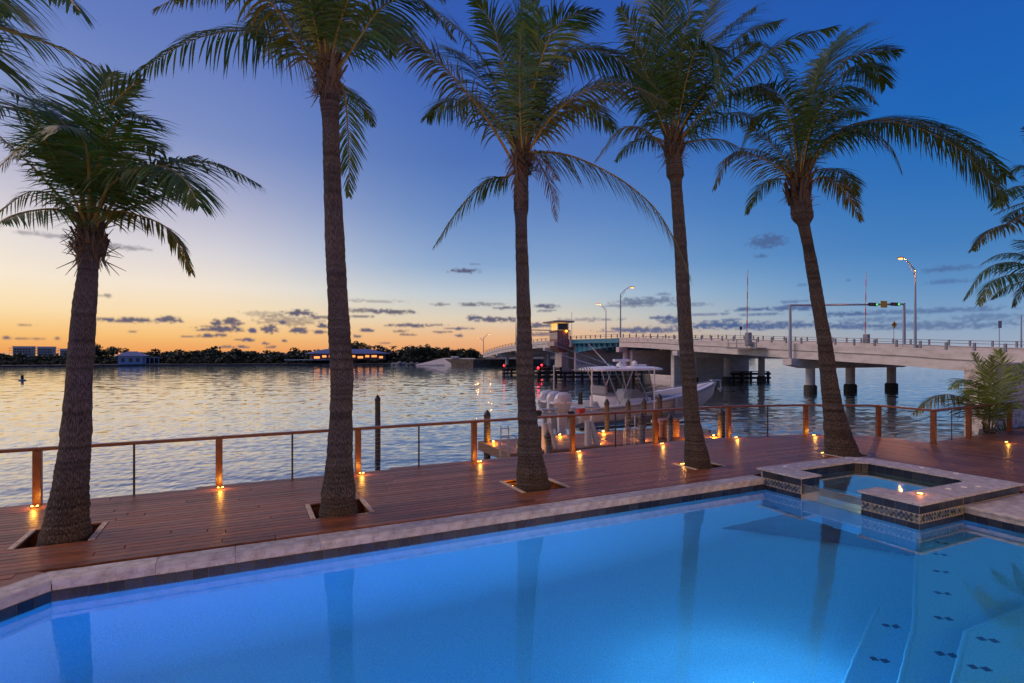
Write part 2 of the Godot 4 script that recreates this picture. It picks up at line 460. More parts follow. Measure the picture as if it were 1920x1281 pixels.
		[[Vector3(8.57,7.09,-9.55),Vector3(8.57,8.13,-9.63),Vector3(8.58,9.00,-9.70),Vector3(8.57,9.87,-9.77),Vector3(8.56,10.75,-9.84)],0,0.25],
		[[Vector3(8.54,7.09,-9.56),Vector3(8.25,8.03,-9.54),Vector3(7.95,8.69,-9.53),Vector3(7.56,9.33,-9.59),Vector3(7.22,9.84,-9.62)],0,0.60],
		[[Vector3(8.52,7.09,-9.57),Vector3(8.17,7.72,-9.53),Vector3(7.75,8.14,-9.55),Vector3(7.03,8.37,-9.73),Vector3(6.23,7.80,-9.95)],0,0.90],
		[[Vector3(8.50,7.00,-9.58),Vector3(8.36,7.30,-9.82),Vector3(8.10,7.61,-10.08),Vector3(7.74,7.60,-10.39),Vector3(7.34,6.97,-10.72)],1,0.90],
		[[Vector3(8.61,7.09,-9.53),Vector3(8.54,7.95,-9.22),Vector3(8.58,8.80,-8.91),Vector3(8.64,8.90,-8.60),Vector3(8.65,8.48,-8.32),Vector3(8.54,7.56,-8.12)],0,0.90],
		[[Vector3(8.61,7.09,-9.53),Vector3(8.94,8.44,-9.62),Vector3(9.35,9.63,-9.63),Vector3(9.71,10.36,-9.66),Vector3(10.13,11.09,-9.66)],0,0.50],
		[[Vector3(8.63,7.09,-9.52),Vector3(8.75,7.41,-9.22),Vector3(9.34,8.20,-8.73),Vector3(9.89,8.79,-8.27),Vector3(10.35,9.07,-7.86),Vector3(10.95,9.22,-7.39)],0,0.85],
		[[Vector3(8.63,7.09,-9.52),Vector3(9.16,7.71,-9.51),Vector3(9.96,8.41,-9.34),Vector3(10.66,8.68,-9.20),Vector3(11.38,8.45,-9.06)],0,0.90],
		[[Vector3(8.65,7.05,-9.51),Vector3(8.77,7.12,-9.24),Vector3(9.20,7.11,-8.85),Vector3(9.50,6.87,-8.54),Vector3(9.58,6.45,-8.34)],0,0.90],
		[[Vector3(8.63,7.09,-9.52),Vector3(9.15,7.53,-9.68),Vector3(9.84,8.01,-9.71),Vector3(10.65,8.27,-9.66),Vector3(11.41,8.09,-9.62)],0,0.90],
		[[Vector3(8.52,7.05,-9.57),Vector3(8.60,7.38,-9.94),Vector3(8.54,7.56,-10.33),Vector3(8.34,7.50,-10.77),Vector3(8.23,7.24,-11.15)],0,0.90],
		[[Vector3(8.59,7.12,-9.54),Vector3(8.51,8.22,-9.32),Vector3(8.53,9.39,-9.10),Vector3(8.65,10.19,-8.84),Vector3(8.92,10.51,-8.51)],0,0.40],
		[[Vector3(8.63,7.09,-9.52),Vector3(9.05,8.01,-9.40),Vector3(9.63,9.12,-9.19),Vector3(10.22,9.75,-8.97),Vector3(10.92,10.03,-8.70)],0,0.70],
		[[Vector3(8.54,7.09,-9.56),Vector3(8.53,8.59,-9.90),Vector3(8.56,9.96,-10.17),Vector3(8.84,10.86,-10.31),Vector3(9.17,11.65,-10.41)],0,0.40],
		[[Vector3(8.59,7.09,-9.54),Vector3(9.18,8.65,-9.71),Vector3(9.89,9.70,-9.76),Vector3(10.73,10.53,-9.73),Vector3(11.46,11.12,-9.74)],0,0.60]]],
	["rightmost deck palm leaning left, beside the raised spa", [[Vector3(13.37,-0.07,-8.82),0.423],[Vector3(13.33,0.15,-8.83),0.370],[Vector3(13.26,0.54,-8.87),0.304],[Vector3(13.19,0.94,-8.90),0.251],[Vector3(13.13,1.34,-8.93),0.218],[Vector3(13.05,2.00,-8.97),0.185],[Vector3(12.97,2.79,-9.01),0.165],[Vector3(12.86,3.45,-9.06),0.152],[Vector3(12.73,4.38,-9.13),0.145],[Vector3(12.60,5.17,-9.19),0.132],[Vector3(12.51,5.63,-9.23),0.132],[Vector3(12.47,5.90,-9.25),0.251],[Vector3(12.42,6.43,-9.28),0.238],[Vector3(12.39,6.83,-9.29),0.145]], [
		[[Vector3(12.47,6.76,-9.25),Vector3(12.58,7.49,-8.82),Vector3(12.82,7.73,-8.39),Vector3(13.07,7.64,-7.96),Vector3(13.21,7.18,-7.59),Vector3(13.15,6.55,-7.33)],0,1.00],
		[[Vector3(12.47,6.79,-9.25),Vector3(12.88,7.72,-8.97),Vector3(13.58,8.15,-8.55),Vector3(14.49,8.10,-8.04),Vector3(15.45,7.62,-7.51),Vector3(16.07,6.91,-7.14),Vector3(16.46,6.19,-6.89)],0,0.95],
		[[Vector3(12.48,6.81,-9.25),Vector3(13.39,7.90,-9.11),Vector3(14.61,8.50,-8.79),Vector3(15.97,8.49,-8.38),Vector3(17.23,8.05,-8.01),Vector3(18.46,7.26,-7.65)],0,0.80],
		[[Vector3(12.36,6.69,-9.30),Vector3(11.84,6.99,-9.35),Vector3(11.15,7.27,-9.50),Vector3(10.47,7.24,-9.66),Vector3(10.02,6.41,-9.72)],1,0.90],
		[[Vector3(12.51,6.63,-9.23),Vector3(13.03,6.91,-9.14),Vector3(13.52,6.78,-9.05),Vector3(13.94,6.41,-8.98),Vector3(14.31,5.93,-8.94)],1,0.80],
		[[Vector3(12.42,6.83,-9.28),Vector3(12.54,8.24,-9.30),Vector3(12.90,9.34,-9.20),Vector3(13.20,9.97,-9.12),Vector3(13.68,10.61,-8.95)],0,0.40],
		[[Vector3(12.44,6.83,-9.26),Vector3(12.58,8.41,-9.03),Vector3(12.98,9.46,-8.69),Vector3(13.50,9.74,-8.31),Vector3(14.03,9.70,-7.92)],0,0.60],
		[[Vector3(12.44,6.83,-9.26),Vector3(13.09,8.49,-9.33),Vector3(13.98,9.72,-9.22),Vector3(14.82,10.14,-9.12),Vector3(15.54,9.78,-9.07)],0,0.90],
		[[Vector3(12.42,6.83,-9.28),Vector3(12.87,8.62,-9.43),Vector3(13.61,10.00,-9.40),Vector3(14.31,10.77,-9.36),Vector3(15.10,11.31,-9.28)],0,0.40],
		[[Vector3(12.37,6.83,-9.30),Vector3(12.28,8.02,-9.55),Vector3(12.12,8.56,-9.81),Vector3(11.82,8.49,-10.12),Vector3(11.57,7.65,-10.41)],0,0.90],
		[[Vector3(12.39,6.83,-9.29),Vector3(11.94,7.95,-9.13),Vector3(11.42,8.58,-9.06),Vector3(10.77,8.70,-9.07),Vector3(10.11,8.39,-9.09)],0,0.80],
		[[Vector3(12.45,6.81,-9.26),Vector3(13.16,7.94,-9.45),Vector3(13.93,8.70,-9.55),Vector3(14.70,9.12,-9.62),Vector3(15.48,9.14,-9.67)],0,0.60],
		[[Vector3(12.44,6.83,-9.26),Vector3(12.24,7.90,-8.86),Vector3(12.33,8.49,-8.39),Vector3(12.53,8.50,-7.89),Vector3(12.49,8.04,-7.51)],0,0.90],
		[[Vector3(12.39,6.83,-9.29),Vector3(12.57,8.47,-9.54),Vector3(12.55,9.82,-9.83),Vector3(12.39,10.51,-10.18),Vector3(12.08,10.78,-10.60)],0,0.60],
		[[Vector3(12.51,6.69,-9.23),Vector3(13.16,7.16,-9.38),Vector3(13.86,7.30,-9.43),Vector3(14.57,7.17,-9.46),Vector3(15.09,6.84,-9.57)],0,0.90],
		[[Vector3(12.37,6.69,-9.30),Vector3(12.45,6.97,-9.76),Vector3(12.41,7.02,-10.21),Vector3(12.40,6.77,-10.62),Vector3(12.50,6.36,-10.97)],0,0.90]]],
	["palm beyond the left edge with only frond tips hanging in view", [[Vector3(-1.88,0.47,-4.89),0.164],[Vector3(-1.88,1.68,-4.89),0.103],[Vector3(-1.87,3.06,-4.88),0.083],[Vector3(-1.85,4.09,-4.88),0.072],[Vector3(-1.85,4.57,-4.88),0.076],[Vector3(-1.85,4.64,-4.87),0.062]], [
		[[Vector3(-1.84,4.63,-4.87),Vector3(-1.67,4.77,-4.95),Vector3(-1.46,4.74,-5.00),Vector3(-1.23,4.71,-5.02),Vector3(-0.98,4.62,-5.03)],0,0.80],
		[[Vector3(-1.84,4.63,-4.87),Vector3(-1.55,4.81,-4.61),Vector3(-1.28,4.79,-4.36),Vector3(-1.01,4.67,-4.14),Vector3(-0.85,4.47,-3.96)],0,1.00],
		[[Vector3(-1.84,4.64,-4.87),Vector3(-1.72,5.07,-4.93),Vector3(-1.57,5.31,-4.97),Vector3(-1.34,5.42,-4.96),Vector3(-1.06,5.33,-4.92)],0,0.70],
		[[Vector3(-1.85,4.64,-4.88),Vector3(-1.88,5.06,-4.89),Vector3(-1.95,5.40,-4.92),Vector3(-2.10,5.61,-5.00)],0,0.40],
		[[Vector3(-1.87,4.64,-4.88),Vector3(-2.07,4.88,-4.98),Vector3(-2.32,4.88,-5.10),Vector3(-2.53,4.57,-5.20)],0,0.90],
		[[Vector3(-1.85,4.61,-4.88),Vector3(-1.97,4.95,-5.58),Vector3(-1.97,4.98,-6.13),Vector3(-2.04,5.58,-6.70)],0,0.90],
		[[Vector3(-1.87,4.61,-4.88),Vector3(-1.90,4.46,-4.68),Vector3(-1.97,4.21,-4.53),Vector3(-1.95,3.92,-4.35)],1,0.90],
		[[Vector3(-1.85,4.63,-4.88),Vector3(-2.04,5.33,-5.77),Vector3(-2.13,5.74,-6.51),Vector3(-2.09,5.92,-7.16)],0,0.90]]],
	["palm beyond the right edge, grey-green fronds above the bridge", [[Vector3(18.44,-0.04,-6.68),0.270],[Vector3(18.41,1.99,-6.69),0.175],[Vector3(18.33,4.01,-6.73),0.148],[Vector3(18.26,5.36,-6.76),0.142],[Vector3(18.24,6.04,-6.78),0.202],[Vector3(18.21,6.44,-6.79),0.162]], [
		[[Vector3(18.16,6.31,-6.81),Vector3(17.99,6.35,-6.98),Vector3(17.77,6.28,-7.16),Vector3(17.54,6.16,-7.34),Vector3(17.41,6.07,-7.46)],0,0.80],
		[[Vector3(18.16,6.24,-6.81),Vector3(17.66,6.06,-6.85),Vector3(17.10,5.75,-6.94),Vector3(16.44,5.52,-7.09),Vector3(15.84,5.01,-7.21)],1,0.90],
		[[Vector3(18.16,6.33,-6.81),Vector3(17.61,6.58,-6.83),Vector3(17.07,6.59,-6.88),Vector3(16.55,6.34,-6.92),Vector3(16.17,5.99,-6.91)],0,0.90],
		[[Vector3(18.20,6.37,-6.79),Vector3(18.39,7.07,-7.02),Vector3(18.46,7.43,-7.27),Vector3(18.44,7.30,-7.54)],0,0.80],
		[[Vector3(18.26,6.37,-6.76),Vector3(18.63,7.30,-6.74),Vector3(19.23,7.89,-6.59),Vector3(20.02,7.66,-6.35)],0,0.80],
		[[Vector3(18.20,6.37,-6.79),Vector3(18.14,7.25,-6.82),Vector3(17.96,7.93,-6.91),Vector3(17.84,8.20,-6.97)],0,0.50],
		[[Vector3(18.20,6.31,-6.79),Vector3(18.64,6.39,-7.23),Vector3(18.89,6.31,-7.67),Vector3(19.28,6.20,-8.00)],0,0.80],
		[[Vector3(18.29,6.24,-6.75),Vector3(18.55,6.40,-6.46),Vector3(18.98,6.10,-6.11),Vector3(19.17,5.28,-5.89)],0,0.90]]],
	["dark palm at the right edge, drooping fronds below the grey-green one", [[Vector3(22.36,-0.31,-7.97),0.211],[Vector3(22.29,1.56,-8.01),0.163],[Vector3(22.14,3.51,-8.08),0.146],[Vector3(22.03,4.40,-8.13),0.195],[Vector3(21.97,4.81,-8.16),0.163]], [
		[[Vector3(21.92,4.73,-8.18),Vector3(21.58,5.15,-8.43),Vector3(21.14,5.29,-8.71),Vector3(20.63,5.08,-9.03),Vector3(20.08,4.18,-9.36)],0,1.00],
		[[Vector3(21.92,4.68,-8.18),Vector3(21.27,4.86,-8.25),Vector3(20.52,4.83,-8.39),Vector3(19.80,4.57,-8.54),Vector3(19.24,3.93,-8.61)],0,1.00],
		[[Vector3(21.92,4.78,-8.18),Vector3(21.87,5.33,-8.42),Vector3(21.63,5.60,-8.71),Vector3(21.29,5.58,-9.04),Vector3(21.02,5.32,-9.34)],0,0.90],
		[[Vector3(21.92,4.81,-8.18),Vector3(21.59,5.43,-8.18),Vector3(21.14,5.81,-8.26),Vector3(20.63,5.87,-8.37)],0,0.70],
		[[Vector3(21.97,4.81,-8.16),Vector3(22.21,5.65,-8.20),Vector3(22.57,6.17,-8.17),Vector3(23.10,6.36,-8.05)],0,0.60],
		[[Vector3(21.92,4.65,-8.18),Vector3(22.25,4.71,-8.56),Vector3(22.48,4.50,-8.92),Vector3(22.74,4.02,-9.23)],0,1.00],
		[[Vector3(22.00,4.73,-8.15),Vector3(22.51,4.97,-7.90),Vector3(23.02,4.65,-7.65),Vector3(23.31,3.83,-7.51)],0,1.00],
		[[Vector3(21.92,4.65,-8.18),Vector3(22.30,4.80,-8.65),Vector3(22.24,4.61,-9.23),Vector3(22.43,4.31,-9.67)],0,1.00]]],
	["young trunkless palm behind the railing corner, beside the white wall", [[Vector3(20.97,-0.26,-9.08),0.150],[Vector3(20.96,-0.10,-9.09),0.141],[Vector3(20.94,0.07,-9.10),0.100]], [
		[[Vector3(20.94,0.00,-9.10),Vector3(20.94,0.70,-9.14),Vector3(20.90,1.45,-9.19),Vector3(20.81,2.03,-9.28),Vector3(20.63,2.47,-9.39)],3,0.25],
		[[Vector3(20.96,0.00,-9.09),Vector3(20.78,0.71,-9.05),Vector3(20.64,1.38,-9.01),Vector3(20.59,1.88,-8.93),Vector3(20.57,2.37,-8.84)],3,0.30],
		[[Vector3(20.97,0.00,-9.08),Vector3(21.24,0.69,-9.08),Vector3(21.45,1.35,-9.08),Vector3(21.66,1.94,-9.09),Vector3(21.67,2.57,-9.18)],3,0.40],
		[[Vector3(20.97,0.00,-9.08),Vector3(21.26,0.61,-9.03),Vector3(21.56,1.28,-8.95),Vector3(21.94,1.86,-8.84),Vector3(22.40,2.28,-8.68)],3,0.50],
		[[Vector3(20.93,0.00,-9.11),Vector3(20.58,0.80,-9.15),Vector3(20.29,1.46,-9.18),Vector3(19.91,1.68,-9.26),Vector3(19.43,1.43,-9.40)],3,0.80],
		[[Vector3(20.91,-0.03,-9.11),Vector3(20.46,0.64,-9.16),Vector3(19.79,1.14,-9.34),Vector3(19.06,1.20,-9.56),Vector3(18.26,0.68,-9.82)],1,0.90],
		[[Vector3(20.99,-0.03,-9.08),Vector3(20.97,0.48,-8.84),Vector3(21.02,0.83,-8.60),Vector3(21.15,0.93,-8.33),Vector3(21.28,0.70,-8.07)],3,0.90],
		[[Vector3(20.91,-0.03,-9.11),Vector3(20.92,0.44,-9.27),Vector3(20.82,0.84,-9.47),Vector3(20.66,0.75,-9.68),Vector3(20.64,0.31,-9.82)],1,0.90],
		[[Vector3(20.93,0.00,-9.11),Vector3(21.16,0.67,-9.32),Vector3(21.23,1.25,-9.58),Vector3(21.28,1.23,-9.82),Vector3(21.33,0.86,-10.07)],3,0.90]]],
]
const CLOUDS := [[-5.93,2.90,1.00,0.37,1.00],[-8.52,2.73,1.88,0.27,0.90],[-10.36,2.76,0.72,0.22,0.80],[-8.52,1.82,0.38,0.14,0.80],[-0.90,2.80,0.75,0.44,1.10],[-2.20,2.72,0.52,0.39,1.10],[-1.99,2.14,1.72,0.34,1.10],[-2.50,1.55,1.28,0.19,1.00],[-4.59,1.43,0.61,0.10,1.00],[0.21,1.24,0.81,0.15,1.00],[-1.55,0.54,0.78,0.15,1.00],[-0.10,0.55,0.45,0.15,1.00],[0.66,2.09,0.36,0.25,1.10],[-15.39,2.20,0.75,0.07,0.80],[-16.55,1.10,0.36,0.12,0.90],[-15.39,1.12,0.94,0.07,0.80],[-13.56,1.15,0.23,0.11,0.80],[-14.21,9.20,1.94,0.21,0.45],[-9.45,8.84,2.20,0.27,0.50],[-10.36,4.75,0.54,0.18,0.60],[4.81,3.80,1.30,0.36,1.00],[2.12,2.17,0.79,0.45,1.10],[3.24,2.90,0.38,0.20,1.00],[4.81,2.11,0.77,0.36,1.10],[6.61,2.03,0.64,0.21,1.00],[6.85,2.60,0.49,0.26,1.00],[0.75,2.05,0.36,0.25,1.00],[1.76,0.86,0.41,0.15,1.00],[0.35,1.19,0.63,0.15,1.00],[2.36,0.51,0.60,0.13,1.00],[3.48,1.12,0.24,0.15,0.90],[6.61,3.43,1.23,0.21,0.70],[3.95,3.01,2.85,0.61,0.50],[1.94,3.62,2.30,0.30,0.40],[11.04,4.20,2.06,0.27,0.70],[13.75,4.09,2.11,0.32,0.80],[10.37,3.61,1.54,0.16,0.70],[11.04,2.24,0.72,0.21,0.90],[15.13,2.76,1.86,0.22,0.90],[17.54,2.83,1.62,0.14,0.80],[14.44,2.21,0.79,0.11,0.80],[20.47,2.47,1.37,0.14,0.90],[18.67,2.13,0.98,0.11,0.80],[15.13,1.84,1.06,0.11,0.70],[20.36,1.75,0.44,0.16,0.90],[21.95,3.62,0.77,0.27,0.90],[18.51,4.96,1.08,0.16,0.60],[21.51,4.93,1.37,0.16,0.60],[12.96,1.02,0.68,0.08,0.80],[10.12,1.64,0.51,0.16,0.90],[20.96,8.34,1.53,0.25,0.90],[21.95,9.10,0.55,0.09,0.50],[23.93,3.41,2.75,0.33,0.90],[25.41,4.62,1.38,0.17,0.80],[29.32,4.77,1.37,0.27,0.80],[22.61,4.99,2.47,0.22,0.50],[29.27,4.34,1.10,0.16,0.60],[20.53,2.52,1.20,0.14,0.90],[39.47,5.18,3.12,0.43,0.60],[38.06,4.78,2.63,0.27,0.50],[41.18,5.82,0.77,0.21,0.50],[28.55,2.80,1.37,0.33,0.80],[41.99,3.17,1.27,0.53,0.80],[40.87,3.51,1.54,0.21,0.80],[39.47,2.25,4.68,0.37,0.80],[28.88,1.92,2.20,0.28,0.70],[46.07,2.69,2.91,0.41,0.80],[47.17,3.18,1.19,0.15,0.70],[48.83,4.10,1.63,0.20,0.80],[52.54,4.08,2.64,0.30,0.80],[52.54,4.71,1.32,0.15,0.60],[49.94,3.62,2.06,0.13,0.70],[50.48,2.50,5.46,0.45,0.80],[50.03,9.02,0.69,0.15,0.50],[53.46,6.17,0.43,0.15,0.40],[61.78,3.43,6.49,0.27,0.60],[56.48,3.41,2.04,0.28,0.70],[63.95,6.77,1.87,0.26,0.60],[63.95,5.74,1.53,0.22,0.50],[57.09,6.42,0.24,0.09,0.60],[62.67,2.20,5.29,0.44,0.60],[57.01,2.35,2.42,0.38,0.70],[50.48,10.25,1.55,0.75,0.75],[49.84,9.08,0.69,0.15,0.60],[58.98,2.86,3.09,0.23,0.50],[66.36,2.80,2.54,0.29,0.50],[45.38,3.73,1.96,0.16,0.60],[43.40,4.72,2.00,0.26,0.50],[33.47,3.38,3.25,0.22,0.50],[11.76,5.17,3.11,0.16,0.40]]


func materials() -> void:
	rng.seed = 3
	var grain := noise_tex(0.02, 4, [[0.0, Color(0.42, 0.42, 0.42)], [0.45, Color(0.78, 0.78, 0.78)], [1.0, Color(1, 1, 1)]], 512, FastNoiseLite.TYPE_SIMPLEX_SMOOTH, 4)
	var grain_h := noise_tex(0.035, 3, [], 512, FastNoiseLite.TYPE_SIMPLEX_SMOOTH, 5)
	var tones := [[0.33, 0.138, 0.07], [0.27, 0.105, 0.052], [0.40, 0.175, 0.098], [0.21, 0.085, 0.048], [0.36, 0.132, 0.06], [0.30, 0.145, 0.092]]
	for i in tones.size():
		var m := mat("deck_wood_%d" % i, lin(tones[i][0], tones[i][1], tones[i][2]), 0.4)
		m.metallic_specular = 0.36
		m.albedo_texture = grain
		m.heightmap_enabled = true
		m.heightmap_texture = grain_h
		m.heightmap_scale = 0.09
	var rw := mat("rail_wood", lin(0.27, 0.085, 0.032), 0.4)
	rw.albedo_texture = grain
	var pw := mat("pale_wood", lin(0.78, 0.62, 0.46), 0.7)
	pw.albedo_texture = grain
	var dw := mat("dock_wood", lin(0.30, 0.17, 0.10), 0.6)
	dw.albedo_texture = grain
	mat("dark_wood", lin(0.09, 0.05, 0.025), 0.8).albedo_texture = grain
	var blotch := noise_tex(0.012, 5, [[0.0, Color(0.62, 0.6, 0.6)], [0.4, Color(0.85, 0.83, 0.82)], [0.6, Color(0.95, 0.94, 0.93)], [1.0, Color(1, 1, 1)]], 512, FastNoiseLite.TYPE_SIMPLEX_SMOOTH, 9)
	var speck := noise_tex(0.09, 3, [[0.0, Color(0.55, 0.55, 0.55)], [0.5, Color(0.9, 0.9, 0.9)], [1.0, Color(1, 1, 1)]], 512, FastNoiseLite.TYPE_SIMPLEX_SMOOTH, 10)
	var pit := noise_tex(0.06, 4, [], 512, FastNoiseLite.TYPE_SIMPLEX_SMOOTH, 12)
	var vein := noise_tex(0.01, 6, [[0.0, Color(0.72, 0.7, 0.69)], [0.42, Color(0.93, 0.92, 0.91)], [0.5, Color(0.82, 0.81, 0.8)], [0.58, Color(0.96, 0.96, 0.96)], [1.0, Color(1, 1, 1)]], 512, FastNoiseLite.TYPE_SIMPLEX_SMOOTH, 19)
	var i := 0
	for tone in [[0.49, 0.485, 0.50], [0.44, 0.435, 0.455], [0.53, 0.52, 0.525]]:
		var m := mat("stone_%d" % i, lin(tone[0], tone[1], tone[2]), 0.55)
		textured(m, vein, Vector3.ONE * 0.9)
		m.heightmap_enabled = true
		m.heightmap_texture = pit
		m.heightmap_scale = 0.1
		i += 1
	textured(mat("patio_stone", lin(0.40, 0.37, 0.36), 0.5), blotch, Vector3.ONE * 1.1)
	i = 0
	for tone in [[0.016, 0.028, 0.07], [0.024, 0.042, 0.09], [0.012, 0.022, 0.055], [0.034, 0.05, 0.085], [0.02, 0.03, 0.06]]:
		textured(mat("tile_%d" % i, lin(tone[0], tone[1], tone[2]), 0.25), blotch, Vector3.ONE * 5.0)
		i += 1
	var pebble := noise_tex(0.05, 5, [[0.0, Color(0.78, 0.8, 0.81)], [0.4, Color(0.9, 0.91, 0.92)], [0.6, Color(0.95, 0.96, 0.97)], [1.0, Color(1, 1, 1)]], 512, FastNoiseLite.TYPE_SIMPLEX_SMOOTH, 23)
	mat("grout", lin(0.30, 0.265, 0.21), 0.85)
	var mo := mat("mosaic_glaze", Color.WHITE, 0.2)
	mo.vertex_color_use_as_albedo = true
	textured(mat("plaster", lin(0.14, 0.45, 0.62), 0.7), pebble, Vector3.ONE * 1.6)
	mat("step_tile", lin(0.015, 0.02, 0.035), 0.4)
	var pool := mat("pool_water", Color(0.6, 0.95, 1.0, 0.0), 0.0)
	pool.refraction_enabled = true
	pool.clearcoat_enabled = true
	pool.clearcoat = 1.0
	pool.clearcoat_roughness = 0.02
	pool.refraction_scale = 0.033
	pool.heightmap_enabled = true
	pool.heightmap_texture = noise_tex(0.012, 4, [], 512, FastNoiseLite.TYPE_SIMPLEX_SMOOTH, 29)
	pool.heightmap_scale = 0.28
	pool.uv1_scale = Vector3(0.35, 0.35, 1)
	var glass := mat("glass", Color(0.9, 0.95, 0.95, 0.06), 0.03)
	glass.transparency = BaseMaterial3D.TRANSPARENCY_ALPHA
	var tint := mat("tinted_glass", Color(0.05, 0.06, 0.06, 0.45), 0.05)
	tint.transparency = BaseMaterial3D.TRANSPARENCY_ALPHA
	mat("steel", lin(0.55, 0.55, 0.56), 0.3, 1.0)
	mat("galvanized", lin(0.42, 0.44, 0.47), 0.5, 0.7)
	mat("bronze", lin(0.06, 0.045, 0.035), 0.45, 0.6)
	mat("disc", lin(0.75, 0.73, 0.70), 0.35)
	# palms
	var bark_c := noise_tex(0.03, 4, [[0.0, Color(0.16, 0.15, 0.15)], [0.45, Color(0.6, 0.58, 0.57)], [0.7, Color(0.95, 0.94, 0.93)], [1.0, Color(1, 1, 1)]], 512, FastNoiseLite.TYPE_SIMPLEX_SMOOTH, 21)
	var bark_h := noise_tex(0.05, 4, [], 512, FastNoiseLite.TYPE_SIMPLEX_SMOOTH, 22)
	var bk := mat("bark", Color.WHITE, 0.9)
	bk.vertex_color_use_as_albedo = true
	bk.albedo_texture = bark_c
	bk.uv1_scale = Vector3(5, 1.0, 1)
	bk.heightmap_enabled = true
	bk.heightmap_texture = bark_h
	bk.heightmap_scale = 2.6
	var lf := mat("leaf", Color.WHITE, 0.42)
	lf.vertex_color_use_as_albedo = true
	lf.backlight_enabled = true
	lf.backlight = lin(0.5, 0.5, 0.3)
	var fb := mat("fibre", Color.WHITE, 0.95)
	fb.vertex_color_use_as_albedo = true
	# water
	var wv := FastNoiseLite.new()
	wv.seed = 31
	wv.frequency = 0.012
	wv.fractal_octaves = 6
	wv.fractal_gain = 0.52
	var wt := NoiseTexture2D.new()
	wt.width = 1024
	wt.height = 1024
	wt.seamless = true
	wt.noise = wv
	var sea := mat("sea_water", lin(0.012, 0.035, 0.045), 0.07)
	sea.metallic_specular = 0.68
	sea.uv1_triplanar = true
	sea.uv1_world_triplanar = true
	sea.uv1_scale = Vector3(0.05, 0.05, 0.075)
	sea.heightmap_enabled = true
	sea.heightmap_texture = wt
	sea.heightmap_scale = 6.0
	sea.clearcoat_enabled = true
	sea.clearcoat = 1.0
	sea.clearcoat_roughness = 0.06
	# bridge and far shore
	var mild := noise_tex(0.01, 5, [[0.0, Color(0.84, 0.83, 0.81)], [0.5, Color(0.95, 0.94, 0.93)], [1.0, Color(1, 1, 1)]], 512, FastNoiseLite.TYPE_SIMPLEX_SMOOTH, 17)
	textured(mat("concrete", lin(0.74, 0.69, 0.63), 0.85), mild, Vector3(0.12, 0.3, 0.12))
	textured(mat("tide_growth", lin(0.10, 0.10, 0.085), 0.95), blotch, Vector3.ONE * 0.6)
	textured(mat("road", lin(0.40, 0.35, 0.32), 0.85), speck, Vector3.ONE * 0.4)
	textured(mat("teal_paint", lin(0.05, 0.27, 0.38), 0.5), mild, Vector3.ONE * 0.4)
	textured(mat("rose_stucco", lin(0.34, 0.20, 0.175), 0.85), blotch, Vector3.ONE * 0.5)
	textured(mat("cream_stucco", lin(0.60, 0.54, 0.45), 0.85), blotch, Vector3.ONE * 0.5)
	textured(mat("white_plaster", lin(0.74, 0.70, 0.64), 0.85), blotch, Vector3.ONE * 0.6)
	textured(mat("timber_dark", lin(0.045, 0.04, 0.035), 0.85), blotch, Vector3.ONE * 0.8)
	textured(mat("piling_wood", lin(0.105, 0.10, 0.08), 0.85), blotch, Vector3(3, 0.6, 3))
	textured(mat("piling_wrap", lin(0.16, 0.19, 0.24), 0.5), blotch, Vector3.ONE)
	mat("piling_cap", lin(0.03, 0.03, 0.035), 0.5)
	textured(mat("earth", lin(0.10, 0.085, 0.06), 0.95), speck, Vector3.ONE * 0.5)
	textured(mat("sand_bank", lin(0.16, 0.13, 0.10), 0.95), blotch, Vector3.ONE * 0.1)
	mat("rock", lin(0.22, 0.21, 0.2), 0.9)
	mat("grey_paint", lin(0.25, 0.26, 0.28), 0.5)
	mat("white_paint", lin(0.78, 0.78, 0.77), 0.35)
	mat("red_paint", lin(0.45, 0.04, 0.03), 0.5)
	mat("yellow_paint", lin(0.62, 0.36, 0.02), 0.5)
	mat("black_paint", lin(0.02, 0.02, 0.022), 0.4)
	mat("orange_paint", lin(0.75, 0.15, 0.03), 0.5)
	mat("blue_roof", lin(0.13, 0.17, 0.32), 0.5)
	mat("pale_blue_paint", lin(0.42, 0.48, 0.62), 0.6)
	mat("dark_window", lin(0.015, 0.018, 0.022), 0.1)
	# boat
	var hull := mat("hull_gel", lin(0.60, 0.55, 0.45), 0.22)
	hull.clearcoat_enabled = true
	hull.clearcoat = 0.6
	mat("cowling", lin(0.50, 0.52, 0.56), 0.22)
	mat("cushion", lin(0.30, 0.30, 0.31), 0.7)
	mat("canvas", lin(0.40, 0.44, 0.50), 0.8)
	mat("box_brown", lin(0.24, 0.10, 0.06), 0.6)
	# lamps
	glow("warm_lens", Color(1.0, 0.76, 0.36), 8.0)
	glow("dim_lens", Color(1.0, 0.7, 0.3), 0.8)
	glow("street_lens", Color(1.0, 0.52, 0.16), 5.0)
	glow("pool_lens", Color(0.45, 0.75, 1.0), 5.0)
	glow("red_lens", Color(1.0, 0.03, 0.06), 9.0)
	glow("green_lens", Color(0.1, 1.0, 0.35), 1.0)
	glow("amber_lens", Color(1.0, 0.55, 0.08), 12.0)
	glow("window_light", Color(1.0, 0.78, 0.35), 1.1)
	glow("house_window_light", Color(1.0, 0.78, 0.5), 0.6)
	glow("far_window_light", Color(1.0, 0.6, 0.22), 1.6)


